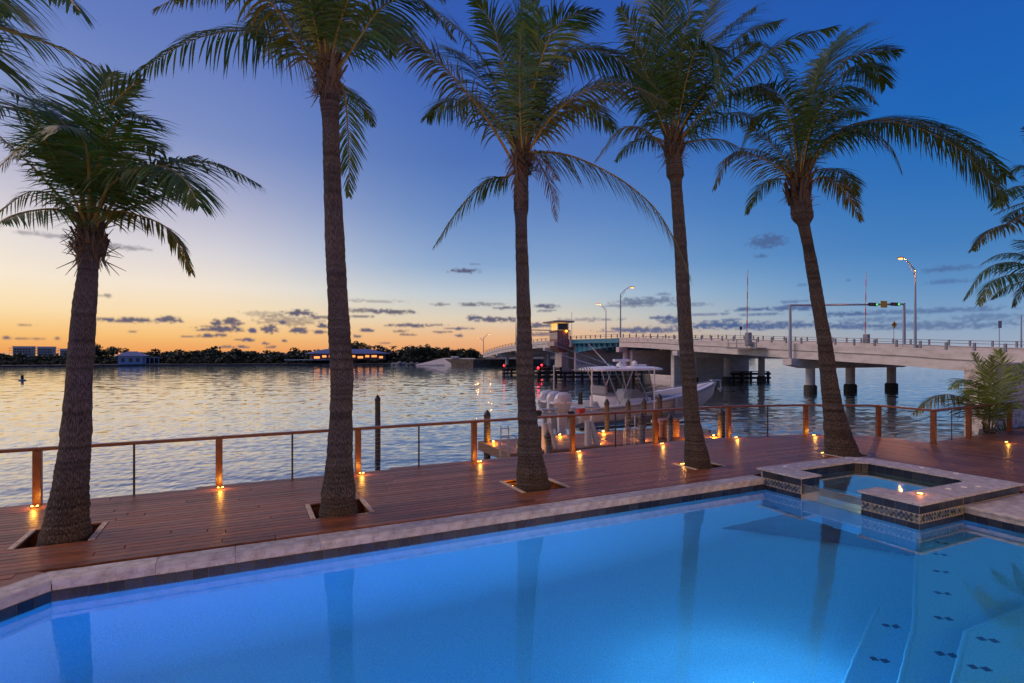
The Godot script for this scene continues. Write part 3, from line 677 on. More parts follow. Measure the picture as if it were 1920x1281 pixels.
# ---------------------------------------------------------------- deck
const POSTS := [[-8.4, 11.5], [-5.73, 11.58], [-3.07, 11.66], [-0.42, 11.76], [2.15, 11.87], [4.80, 11.95], [7.52, 12.03], [10.24, 12.09], [12.95, 12.02], [15.40, 11.31], [17.17, 10.21], [17.12, 8.71], [19.24, 8.86], [21.9, 8.98], [24.6, 9.1]]
const WELLS := [[-2.72, -1.8, 9.13, 10.0], [0.9, 1.86, 8.84, 9.71], [4.47, 5.5, 8.84, 9.86], [8.7, 9.62, 8.99, 9.72], [12.87, 13.85, 8.4, 9.27]]


func edge_v(u: float) -> float:
	for i in POSTS.size() - 1:
		var a: Array = POSTS[i]
		var b: Array = POSTS[i + 1]
		if u >= a[0] and u < b[0]:
			return lerpf(a[1], b[1], (u - a[0]) / (b[0] - a[0])) + (0.13 if i < 9 else 0.16)
	return POSTS[0][1] + 0.12 if u < 0.0 else 9.25


func plank(parent: Node3D, lo: Vector2, hi: Vector2, along_u: bool) -> void:
	var m := MB.new()
	m.us = Vector2(0.4, 7.0) if along_u else Vector2(7.0, 0.4)
	m.uo = Vector2(rng.randf() * 9.0, rng.randf() * 9.0)
	var y1 := rng.randf_range(-0.0012, 0.0012)
	var g := 0.0042
	var s := Vector3(hi.x - lo.x, 0.032, hi.y - lo.y) - Vector3(g * 2, 0, g * 2)
	m.cbox(Vector3((lo.x + hi.x) / 2, y1 - 0.016, -(lo.y + hi.y) / 2), s, 0.006)
	put(m, "plank", M["deck_wood_%d" % rng.randi_range(0, 5)], parent)


func run_of_planks(parent: Node3D, a: float, b: float, lo: float, hi: float, along_u: bool, long := 4.4) -> void:
	var x := a
	var first := true
	while x < b - 0.02:
		var step := rng.randf_range(long * 0.7, long * 1.15)
		if first:
			step *= rng.randf_range(0.35, 1.0)
			first = false
		var e := minf(x + step, b)
		if b - e < 0.5:
			e = b
		if along_u:
			plank(parent, Vector2(x, lo), Vector2(e, hi), true)
		else:
			plank(parent, Vector2(lo, x), Vector2(hi, e), false)
		x = e


func build_deck() -> void:
	rng.seed = 8
	var d := thing("deck", Vector3.ZERO, "reddish brown hardwood deck between the pool and the water", "deck")
	d.set_meta("kind", "structure")
	var pitch := 0.145
	var rows := 42
	for r in rows:
		var lo := 6.22 + r * pitch
		var hi := lo + pitch
		var mid := (lo + hi) / 2
		var a := -9.4
		var b := 14.1
		if hi < 8.2:
			b = -1.91 + ((lo - 7.72) * 0.685 - 0.46) / 0.729
		var u := b
		while u > a and edge_v(u) < hi:
			u -= 0.05
		b = u
		if b < a + 0.5:
			continue
		var u2 := a
		while u2 < b and edge_v(u2) < hi:
			u2 += 0.05
		a = u2
		var cuts := []
		for q in WELLS:
			if mid > q[2] and mid < q[3] and q[0] < b:
				cuts.append([q[0], q[1]])
		for q in cuts:
			run_of_planks(d, a, q[0], lo, hi, true)
			a = q[1]
		run_of_planks(d, a, b, lo, hi, true)
	var bd := MB.new()
	bd.us = Vector2(0.4, 7)
	bd.cbox(W(-4.965 - 0.729 * 0.44, 4.46 + 0.685 * 0.44, -0.022), Vector3(9.2, 0.032, 0.26), 0.004, Basis(Vector3.UP, atan2(0.729, 0.685)))
	put(bd, "border_board", M["deck_wood_0"], d)
	# on the right the planks turn and run out from the pool
	var u := 12.74
	while u < 25.8:
		var lo := 4.95 if u < 15.0 else 3.0
		var hi := 8.21 if u + pitch < 14.15 else minf(edge_v(u), edge_v(u + pitch))
		if u + pitch / 2 > WELLS[4][0] and u + pitch / 2 < WELLS[4][1]:
			hi = 8.2
		run_of_planks(d, lo, hi, u, u + pitch, false, 3.4)
		u += pitch
	# framing below the planks and a fascia along the water side
	for i in POSTS.size() - 1:
		var a := Vector2(POSTS[i][0], POSTS[i][1] + 0.14)
		var b := Vector2(POSTS[i + 1][0], POSTS[i + 1][1] + 0.14)
		var m := MB.new()
		var mid := (a + b) / 2
		var e := b - a
		m.box(W(mid.x, mid.y, -0.19), Vector3(e.length(), 0.3, 0.05), Basis(Vector3.UP, e.angle()))
		put(m, "fascia_board", M.dark_wood, d)
	for q in WELLS:
		var v0 := 6.22 + ceilf((q[2] - 6.22) / pitch - 0.5) * pitch
		var v1 := 6.22 + floorf((q[3] - 6.22) / pitch + 0.5) * pitch
		for s in [q[0], q[1]]:
			var trim := MB.new()
			trim.us = Vector2(7, 0.6)
			trim.cbox(W(s + (0.04 if s == q[0] else -0.04), (v0 + v1) / 2, -0.008), Vector3(0.075, 0.03, v1 - v0 - 0.01), 0.004)
			put(trim, "well_trim", M.pale_wood, d)
			var side := MB.new()
			side.box(W(s + (-0.02 if s == q[0] else 0.02), (v0 + v1) / 2, -0.33), Vector3(0.035, 0.55, v1 - v0 + 0.06))
			put(side, "well_side", M["deck_wood_1"], d)
		for v in [v0 - 0.02, v1 + 0.02]:
			var side := MB.new()
			side.box(W((q[0] + q[1]) / 2, v, -0.33), Vector3(q[1] - q[0], 0.55, 0.035))
			put(side, "well_side", M["deck_wood_1"], d)
	var g := MB.new()
	var o := PackedVector2Array([Vector2(-11, -3), Vector2(-7.4, 2.2), Vector2(-2.2, 7.98), Vector2(9.4, 8.1), Vector2(12.6, 8.1), Vector2(12.6, 2.2), Vector2(26, 2.2)])
	var far := PackedVector2Array()
	for p in POSTS:
		far.append(Vector2(p[0], p[1] + 0.02))
	var outline := PackedVector2Array([Vector2(-11, 0.9), Vector2(-8.6, 0.9), Vector2(-2.3, 8.0), Vector2(9.4, 8.12), Vector2(12.62, 8.12), Vector2(12.62, 4.6), Vector2(40, 4.6), Vector2(40, 9.2)])
	far.reverse()
	outline.append_array(far)
	outline.append(Vector2(-11, 11.4))
	g.prism(outline, -3.4, -0.6)
	tag(put(g, "ground", M.earth), "dark soil under and beside the deck", "ground", "", "structure")


func build_railing() -> void:
	var d := thing("cable_railing", W(4.8, 11.9), "wooden railing with thin steel cables along the water's edge", "railing")
	for i in range(POSTS.size()):
		var p: Array = POSTS[i]
		var a: Array = POSTS[maxi(i - 1, 0)]
		var b: Array = POSTS[mini(i + 1, POSTS.size() - 1)]
		var ang := Vector2(b[0] - a[0], b[1] - a[1]).angle()
		if i == 10:
			ang = -0.5
		if i == 11 or i == 12:
			ang = 0.05
		var m := MB.new()
		m.us = Vector2(6, 0.5)
		m.cbox(W(p[0], p[1], 0.443), Vector3(0.115, 0.886, 0.115), 0.006, Basis(Vector3.UP, ang))
		put(m, "post", M.rail_wood, d)
	for i in POSTS.size() - 1:
		var a := Vector2(POSTS[i][0], POSTS[i][1])
		var b := Vector2(POSTS[i + 1][0], POSTS[i + 1][1])
		var e := b - a
		var mid := (a + b) / 2
		var bas := Basis(Vector3.UP, e.angle())
		var m := MB.new()
		m.us = Vector2(0.5, 6)
		m.cbox(W(mid.x, mid.y, 0.913 + 0.0006 * (i % 2)), Vector3(e.length() + (0.12 if i in [9, 10, 11] else 0.0), 0.052, 0.14), 0.012, bas)
		put(m, "top_rail", M.rail_wood, d)
		if e.length() > 1.7 and i != 10:
			var s := MB.new()
			s.box(W(mid.x, mid.y, 0.443), Vector3(0.034, 0.886, 0.012), bas)
			put(s, "cable_brace", M.bronze, d)
		for k in 9:
			var y := 0.085 + k * 0.088
			var c := MB.new()
			c.tube([W(a.x, a.y, y), W(b.x, b.y, y)], 0.0022, 4, false)
			put(c, "cable", M.steel, d)
	var side := ["leftmost", "", ""]
	var said := ["at the foot of the railing post beside the leftmost palm", "at the foot of the second railing post in view", "at the foot of the railing post just right of the tall palm", "at the foot of the railing post beside the dock's left end", "at the foot of the railing post in front of the boat's stern", "at the foot of the railing post in front of the dock box", "at the foot of the railing post right of the slim palm", "at the foot of the railing post left of the rightmost palm"]
	for i in range(2, 10):
		var p: Array = POSTS[i]
		deck_light(W(p[0] + 0.03, p[1] - 0.24), "amber deck light " + said[i - 2], 0.085)
	deck_light(W(19.06, 7.9), "lone amber deck light on the boards at the right edge", 0.06)
	var wl := ["under the middle palm's left side, in its deck well", "under the slim palm's left side, in its deck well", "at the left foot of the rightmost deck palm"]
	for k in 3:
		var q: Array = WELLS[k + 2]
		deck_light(W(q[0] + 0.2, q[3] - 0.13, -0.03 if k > 0 else -0.12), "amber spot light " + wl[k], 0.05)


func deck_light(at: Vector3, label: String, energy: float) -> void:
	var d := thing("deck_light", at, label, "light", "deck lights")
	var h := MB.new()
	h.cbox(at + Vector3(0, 0.012, 0), Vector3(0.10, 0.024, 0.07), 0.006)
	put(h, "housing", M.bronze, d)
	for s in [-1, 1]:
		var l := MB.new()
		l.cbox(at + Vector3(0.035 * s, 0.032, 0.012), Vector3(0.03, 0.016, 0.03), 0.006)
		put(l, "lens", M.warm_lens, d)
	lamp("deck_lamp", at + Vector3(0, 0.1, 0.06), Color(1.0, 0.68, 0.26), energy * 1.4, d, 0.02)


# ---------------------------------------------------------------- pool and spa
const POOL_DEEP := -1.6
const POOL_LINE := [[-1.91, 7.72], [9.40, 7.80], [9.40, 4.97], [10.65, 4.97], [10.5, 1.2], [-8.02, 1.2]]


func stone(parent: Node3D, outline: PackedVector2Array, y0: float, y1: float, called := "coping_stone", inset := 0.007) -> void:
	var m := MB.new()
	var o: PackedVector2Array = Geometry2D.offset_polygon(outline, -0.002)[0]
	m.prism(o, y0, y1 - inset)
	var top: PackedVector2Array = Geometry2D.offset_polygon(o, -inset)[0]
	if top.size() == o.size():
		var far := 0
		for k in o.size():  # offset_polygon may start at another corner
			if top[k].distance_to(o[0]) < top[far].distance_to(o[0]):
				far = k
		for k in o.size():
			var a := o[k]
			var b := o[(k + 1) % o.size()]
			var c := top[(far + k + 1) % o.size()]
			var e := top[(far + k) % o.size()]
			m.poly([W(a.x, a.y, y1 - inset), W(b.x, b.y, y1 - inset), W(c.x, c.y, y1), W(e.x, e.y, y1)], Vector3.UP)
		m.prism(top, y1 - inset * 0.5, y1, false)
	put(m, called, M["stone_%d" % rng.randi_range(0, 2)], parent)


# tiles in a row on an upright wall from a to b that faces along out
func tile_row(parent: Node3D, a: Vector2, b: Vector2, out: Vector2, y0: float, y1: float, wide := 0.17) -> void:
	var e := b - a
	var cnt := maxi(1, roundi(e.length() / wide))
	var bas := Basis(Vector3.UP, e.angle())
	var w := e.length() / cnt
	for k in cnt:
		var p := a + e * ((k + 0.5) / cnt) + out * 0.004
		var m := MB.new()
		m.cbox(W(p.x, p.y, (y0 + y1) / 2), Vector3(w - 0.006, y1 - y0 - 0.006, 0.008 + rng.randf() * 0.0015), 0.002, bas)
		put(m, "tile", M["tile_%d" % rng.randi_range(0, 4)], parent)


func mosaic(parent: Node3D, a: Vector2, b: Vector2, out: Vector2, y0: float, y1: float) -> void:
	var e := (b - a).normalized()
	var long := a.distance_to(b)
	var back := MB.new()
	var mid := (a + b) / 2 + out * 0.002
	back.box(W(mid.x, mid.y, (y0 + y1) / 2), Vector3(long, y1 - y0, 0.004), Basis(Vector3.UP, e.angle()))
	put(back, "mosaic_bed", M.grout, parent)
	var m := MB.new()
	var q := (y1 - y0) / 4.0
	var cols := int(long / q)
	var hues := [lin(0.02, 0.035, 0.09), lin(0.05, 0.08, 0.13), lin(0.10, 0.13, 0.14), lin(0.16, 0.17, 0.13), lin(0.03, 0.05, 0.06), lin(0.07, 0.11, 0.17)]
	for i in range(1, cols):
		for k in range(1, 4):
			if (i + k) % 2 == 1:
				continue
			m.col = (hues[rng.randi_range(0, 5)] as Color).srgb_to_linear()
			var c := a + e * (i * long / cols)
			var yy := y0 + k * q
			var r := q * 0.93
			var ring := []
			var ring2 := []
			for d in [[-1, 0], [0, -1], [1, 0], [0, 1]]:
				var s: Vector2 = c + e * (d[0] * r) + out * 0.004
				ring.append(W(s.x, s.y, yy + d[1] * r))
				var s2: Vector2 = c + e * (d[0] * r * 0.9) + out * 0.008
				ring2.append(W(s2.x, s2.y, yy + d[1] * r * 0.9))
			m.loft([ring, ring2], false)
			m.poly(ring2, Vector3(out.x, 0, -out.y))
	tag(put(m, "mosaic", M.mosaic_glaze, parent), "band of small blue, green and grey diamond mosaic tiles", "", "", "stuff")


# where the outer edges of two copings meet
func corner(line: PackedVector2Array, k: int, wide: float) -> Vector2:
	var n := line.size()
	var e0 := (line[k] - line[(k + n - 1) % n]).normalized()
	var e1 := (line[(k + 1) % n] - line[k]).normalized()
	var n0 := Vector2(-e0.y, e0.x)
	var n1 := Vector2(-e1.y, e1.x)
	var m := n0 + n1
	return line[k] + m * (2.0 * wide / m.length_squared())


# the rounded foot of a pool wall
func cove(parent: Node3D, a: Vector2, b: Vector2, inward: Vector2) -> void:
	var m := MB.new()
	var r := 0.95
	var e := (b - a).normalized()
	for k in 12:
		var q := []
		var nn := []
		for f in [k, k + 1]:
			var g: float = PI / 2 * f / 12.0
			var off := inward * (r * (1.0 - cos(g)) + 0.001)
			var y: float = POOL_DEEP + 0.002 + r * (1.0 - sin(g))
			var nr := Vector3(inward.x * cos(g), sin(g), -inward.y * cos(g))
			q.append([W(a.x + off.x - e.x, a.y + off.y - e.y, y), W(b.x + off.x, b.y + off.y, y)])
			nn.append(nr)
		m.smooth(q[1][0], q[1][1], q[0][1], q[0][0], nn[1], nn[1], nn[0], nn[0], Vector2(), Vector2(), Vector2(), Vector2())
	put(m, "cove", M.plaster, parent)


func build_pool() -> void:
	rng.seed = 14
	var d := thing("swimming_pool", W(3, 5.2), "large blue lit swimming pool with stone coping and dark waterline tiles", "swimming pool")
	var outline := PackedVector2Array()
	for p in POOL_LINE:
		outline.append(Vector2(p[0], p[1]))
	var fl := MB.new()
	fl.prism(Geometry2D.offset_polygon(outline, 0.02)[0], -2.1, POOL_DEEP)
	put(fl, "floor", M.plaster, d)
	for i in outline.size():
		var a := outline[i]
		var b := outline[(i + 1) % outline.size()]
		var e := (b - a).normalized()
		var out := Vector2(-e.y, e.x)  # away from the water: the line runs clockwise seen from above
		var bas := Basis(Vector3.UP, e.angle())
		var m := MB.new()
		var mid := (a + b) / 2 + out * 0.10
		if i != 1 and i != 2:
			m.box(W(mid.x, mid.y, -1.15), Vector3(a.distance_to(b) + 0.02, 1.66, 0.2), bas)
			put(m, "wall", M.plaster, d)
			var rb := MB.new()
			mid = (a + b) / 2 + out * 0.11
			rb.box(W(mid.x, mid.y, -0.225), Vector3(a.distance_to(b) + 0.02, 0.19, 0.2), bas)
			put(rb, "tile_bed", M.grout, d)
			tile_row(d, a, b, -out * -0.0 + out * 0.005, -0.30, -0.125)
			# coping: a riser under each slab, slabs of uneven length
			var at := 0.0
			var whole := a.distance_to(b)
			while at < whole - 0.01:
				var l := rng.randf_range(0.62, 1.05)
				if whole - at - l < 0.4:
					l = whole - at
				var p := a + e * at
				var q := a + e * (at + l)
				var wide := 0.30
				var po := p + out * wide
				var qo := q + out * wide
				if at == 0.0:
					po = corner(outline, i, wide)
				if at + l > whole - 0.01 and i != 0:
					qo = corner(outline, (i + 1) % outline.size(), wide)
				stone(d, PackedVector2Array([p + out * 0.006, q + out * 0.006, q + out * (wide - 0.02), p + out * (wide - 0.02)]), -0.125, -0.045, "coping_riser", 0.003)
				stone(d, PackedVector2Array([p - out * 0.012, q - out * 0.012, qo, po]), -0.045, 0.0)
				at += l
			if i in [0, 5]:
				cove(d, a, b, -out)
	# the raised floor at the spa corner and the steps beside it
	for s in [["bench", [[9.38, 4.96], [8.55, 4.57], [6.55, 3.52], [2.9, 1.9], [2.9, 1.21], [10.49, 1.21], [10.62, 4.96]], -1.7, -0.82], ["lower_step", [[6.91, 4.12], [2.4, 2.22], [2.4, 1.21], [2.88, 1.21], [2.88, 1.91], [6.5, 3.52], [7.3, 3.92]], -1.7, -1.2], ["upper_step", [[6.6, 3.06], [3.4, 1.84], [3.4, 1.22], [10.48, 1.22], [10.52, 3.06]], -0.83, -0.5]]:
		var o := PackedVector2Array()
		for p in s[1]:
			o.append(Vector2(p[0], p[1]))
		var m := MB.new()
		m.prism(o, s[2], s[3])
		put(m, s[0], M.plaster, d)
	for e in [[[8.55, 4.57], [6.55, 3.52], -0.82], [[6.55, 3.52], [2.9, 1.9], -0.82], [[6.91, 4.12], [2.4, 2.22], -1.2], [[6.6, 3.06], [3.4, 1.84], -0.5], [[6.6, 3.06], [10.52, 3.06], -0.5], [[9.38, 4.96], [8.55, 4.57], -0.82]]:
		var m := MB.new()
		m.tube([W(e[0][0], e[0][1], e[2] - 0.012), W(e[1][0], e[1][1], e[2] - 0.012)], 0.026, 10)
		put(m, "nosing", M.plaster, d)
	for s in [[[[9.55, 4.75], [9.01, 4.5], [8.35, 4.16], [7.66, 3.8], [6.98, 3.45], [6.21, 3.05]], -0.82], [[[6.62, 3.8], [5.85, 3.47]], -1.2], [[[6.59, 2.88], [5.95, 2.66]], -0.5]]:
		for p in s[0]:
			for k in [[-0.025, 0.036], [0.04, -0.036]]:
				var m := MB.new()
				m.cbox(W(p[0] + k[0], p[1] + k[1], s[1] + 0.003), Vector3(0.07, 0.008, 0.07), 0.002, Basis(Vector3.UP, PI / 4 + 0.4))
				put(m, "step_marker", M.step_tile, d)
	var wt := MB.new()
	var ix := Geometry2D.triangulate_polygon(outline)
	for i in range(0, ix.size(), 3):
		var a := outline[ix[i]]
		var b := outline[ix[i + 1]]
		var c := outline[ix[i + 2]]
		wt.poly([W(a.x, a.y, POOL), W(b.x, b.y, POOL), W(c.x, c.y, POOL)], Vector3.UP)
	tag(put(wt, "pool_water", M.pool_water), "still blue water filling the swimming pool", "water", "", "structure")
	# pool lights in the near wall
	var where := [[1.2, -0.6, 13.0, "right of the middle of the near wall"], [-2.2, -0.6, 11.0, "left of the middle of the near wall"], [-5.4, -0.6, 9.0, "near the left end of the near wall"], [8.2, -0.34, 0.8, "above the near end of the bench"]]
	for s in where:
		var at := W(s[0], 1.2, s[1])
		var l := thing("pool_light", at, "round underwater pool light " + s[3], "light", "pool lights")
		var r := MB.new()
		r.lathe(at, [Vector2(0.09, 0.0), Vector2(0.12, 0.0), Vector2(0.12, 0.025), Vector2(0.09, 0.03)], 20, Basis(Vector3.RIGHT, -PI / 2))
		put(r, "ring", M.steel, l)
		var b := MB.new()
		b.lathe(at, [Vector2(0.09, 0.012), Vector2(0.06, 0.028), Vector2(0.001, 0.034)], 20, Basis(Vector3.RIGHT, -PI / 2))
		put(b, "lens", M.pool_lens, l)
		lamp("pool_lamp", at + Vector3(0, 0, -0.12), Color(0.02, 0.56, 1.0), s[2], l, 0.09)
	var foot := W(4.42, 3.7, -1.59)
	var sl := thing("step_light", foot, "bright underwater light low on the pool steps, just below the picture", "light")
	var sb := MB.new()
	sb.lathe(foot, [Vector2(0.1, -0.02), Vector2(0.1, 0.0), Vector2(0.06, 0.02), Vector2(0.001, 0.025)], 18, Basis.IDENTITY)
	put(sb, "lens", M.pool_lens, sl)
	lamp("step_lamp", foot + W(0.0, 0.06, 0.3), Color(0.62, 0.8, 1.0), 5.0, sl, 0.08)


func build_spa() -> void:
	rng.seed = 15
	var d := thing("spa", W(10.9, 6.4), "raised square spa with dark blue tiles at the pool's far right corner", "spa")
	for q in [[9.41, 9.9, 7.0, 7.9, 0.14], [9.9, 12.5, 7.53, 7.9, 0.14], [12.0, 12.5, 4.98, 7.53, 0.14], [9.41, 12.0, 4.98, 5.46, 0.14], [9.41, 9.9, 5.46, 5.88, 0.14], [9.41, 9.9, 5.88, 7.0, -0.31]]:
		var m := MB.new()
		m.box(W((q[0] + q[1]) / 2, (q[2] + q[3]) / 2, (q[4] - 1.9) / 2), Vector3(q[1] - q[0], q[4] + 1.9, q[3] - q[2]))
		put(m, "wall", M.plaster if q[4] < 0 else M.grout, d)
	var pl := MB.new()  # plaster over the grout walls below the pool's tiles
	pl.box(W(9.404, 6.44, -1.12), Vector3(0.012, 1.6, 2.9))
	pl.box(W(10.04, 4.974, -1.12), Vector3(1.26, 1.6, 0.012))
	put(pl, "pool_side_plaster", M.plaster, d)
	var fl := MB.new()
	fl.box(W(10.95, 6.5, -1.0), Vector3(2.09, 0.1, 2.06))
	fl.box(W(11.8, 6.5, -0.75), Vector3(0.39, 0.4, 2.05))
	fl.box(W(10.75, 7.33, -0.75), Vector3(1.69, 0.4, 0.39))
	fl.box(W(9.905, 6.3, -0.6), Vector3(0.008, 0.75, 1.6))
	fl.box(W(10.95, 5.466, -0.6), Vector3(2.08, 0.85, 0.01))
	put(fl, "basin", M.plaster, d)
	# outside: tiles, mosaic, tiles
	for f in [[Vector2(9.41, 7.0), Vector2(9.41, 7.86), Vector2(-1, 0)], [Vector2(9.41, 4.98), Vector2(9.41, 5.88), Vector2(-1, 0)], [Vector2(9.41, 4.98), Vector2(10.64, 4.98), Vector2(0, -1)]]:
		tile_row(d, f[0], f[1], f[2], 0.0, 0.14)
		mosaic(d, f[0], f[1], f[2], -0.145, 0.0)
		tile_row(d, f[0], f[1], f[2], -0.30, -0.145)
	tile_row(d, Vector2(10.66, 4.98), Vector2(12.5, 4.98), Vector2(0, -1), 0.0, 0.14)
	tile_row(d, Vector2(12.5, 5.0), Vector2(12.5, 7.6), Vector2(1, 0), 0.0, 0.14)
	# inside: two rows
	for f in [[Vector2(9.92, 7.53), Vector2(11.8, 7.53), Vector2(0, -1)], [Vector2(12.0, 5.6), Vector2(12.0, 7.35), Vector2(-1, 0)], [Vector2(9.92, 7.0), Vector2(9.42, 7.0), Vector2(0, -1)], [Vector2(9.42, 5.88), Vector2(9.9, 5.88), Vector2(0, 1)], [Vector2(9.92, 5.46), Vector2(11.9, 5.46), Vector2(0, 1)]]:
		tile_row(d, f[0], f[1], f[2], 0.0, 0.14)
		tile_row(d, f[0], f[1], f[2], -0.15, 0.0)
	tile_row(d, Vector2(11.8, 7.52), Vector2(11.99, 7.34), Vector2(-0.7, -0.7), -0.15, 0.14)
	for o in [[[9.36, 6.97], [9.95, 6.97], [9.95, 7.5], [9.36, 7.5]], [[9.36, 7.5], [10.7, 7.5], [10.7, 7.97], [9.36, 7.97]], [[10.7, 7.5], [11.7, 7.5], [11.7, 7.97], [10.7, 7.97]], [[11.7, 7.97], [11.7, 7.5], [11.76, 7.5], [11.96, 7.3], [11.96, 7.1], [12.56, 7.1], [12.56, 7.62], [12.22, 7.97]], [[11.96, 6.25], [12.56, 6.25], [12.56, 7.1], [11.96, 7.1]], [[11.96, 6.25], [11.96, 5.66], [11.8, 5.5], [11.3, 5.5], [11.3, 4.93], [12.56, 4.93], [12.56, 6.25]], [[10.3, 4.93], [11.3, 4.93], [11.3, 5.5], [10.3, 5.5]], [[9.36, 4.93], [10.3, 4.93], [10.3, 5.5], [9.36, 5.5]], [[9.36, 5.5], [9.95, 5.5], [9.95, 5.92], [9.36, 5.92]]]:
		var p := PackedVector2Array()
		for k in o:
			p.append(Vector2(k[0], k[1]))
		if Geometry2D.is_polygon_clockwise(p):
			p.reverse()
		stone(d, p, 0.14, 0.172)
	var gl := MB.new()
	gl.box(W(9.45, 6.44, -0.14), Vector3(0.03, 0.34, 1.12))
	put(gl, "glass_panel", M.glass, d)
	var rail := MB.new()
	rail.box(W(9.45, 6.44, 0.034), Vector3(0.036, 0.008, 1.12))
	put(rail, "panel_edge", M.steel, d)
	for p in [[9.99, 7.8], [11.08, 7.72], [11.95, 7.78], [12.03, 7.63], [12.36, 6.5], [12.36, 5.9], [10.86, 5.3], [11.23, 5.24], [11.5, 5.15]]:
		var m := MB.new()
		m.lathe(W(p[0], p[1], 0.172), [Vector2(0.045, 0.0), Vector2(0.045, 0.008), Vector2(0.035, 0.012), Vector2(0.001, 0.012)], 14)
		put(m, "jet_cap", M.disc, d)
	var wt := MB.new()
	wt.poly([W(9.47, 5.89, 0.02), W(9.9, 5.89, 0.02), W(9.9, 6.99, 0.02), W(9.47, 6.99, 0.02)], Vector3.UP)
	wt.poly([W(9.9, 5.46, 0.02), W(12.0, 5.46, 0.02), W(12.0, 7.53, 0.02), W(9.9, 7.53, 0.02)], Vector3.UP)
	tag(put(wt, "spa_water", M.pool_water), "dark still water inside the raised spa", "water", "", "structure")
	var at := W(10.03, 5.3, 0.172)
	var l := thing("spa_light", at, "bright orange light set in the spa's near corner coping", "light")
	var r := MB.new()
	r.lathe(at, [Vector2(0.06, 0.0), Vector2(0.06, 0.01), Vector2(0.045, 0.014)], 16)
	put(r, "ring", M.bronze, l)
	var b := MB.new()
	b.lathe(at, [Vector2(0.045, 0.012), Vector2(0.03, 0.02), Vector2(0.001, 0.022)], 16)
	put(b, "lens", M.warm_lens, l)
	lamp("spa_lamp", at + Vector3(0, 0.06, 0), Color(1.0, 0.55, 0.18), 0.03, l, 0.03)
	at = W(9.72, 5.9, -0.24)
	l = thing("spa_wall_light", at, "golden light under the spa water beside the glass panel", "light")
	b = MB.new()
	b.lathe(at, [Vector2(0.03, 0.0), Vector2(0.03, 0.012), Vector2(0.02, 0.02), Vector2(0.001, 0.022)], 14, Basis(Vector3.RIGHT, -PI / 2))
	put(b, "lens", M.dim_lens, l)
	lamp("spa_wall_lamp", at + Vector3(0, 0, -0.05), Color(1.0, 0.62, 0.2), 0.14, l, 0.02)
	# the stone patio right of the pool and under the camera
	var t := thing("patio", Vector3.ZERO, "grey stone patio beside and before the pool", "patio")
	t.set_meta("kind", "structure")
	for row in 7:
		for k in 4:
			var u0 := 10.87 + k * 0.62
			var v0 := 4.96 - (row + 1) * 0.62
			if u0 > 13:
				continue
			stone(t, PackedVector2Array([Vector2(u0, v0), Vector2(u0 + 0.615, v0), Vector2(u0 + 0.615, v0 + 0.615), Vector2(u0, v0 + 0.615)]), -0.2, -0.004, "paving_slab", 0.004)
	for k in 40:
		for row in 6:
			var u0 := -9.6 + k * 0.62
			var v0 := 0.88 - (row + 1) * 0.62
			stone(t, PackedVector2Array([Vector2(u0, v0), Vector2(u0 + 0.615, v0), Vector2(u0 + 0.615, v0 + 0.615), Vector2(u0, v0 + 0.615)]), -0.2, -0.004, "paving_slab", 0.004)


# ---------------------------------------------------------------- palms
func spline(p: Array, f: float) -> Vector3:
	var last := p.size() - 1
	var x := clampf(f, 0.0, 1.0) * last
	var i := mini(int(x), last - 1)
	var a: Vector3 = p[maxi(i - 1, 0)]
	var b: Vector3 = p[i]
	var c: Vector3 = p[i + 1]
	var d: Vector3 = p[mini(i + 2, last)]
	return b.cubic_interpolate(c, a, d, x - i)


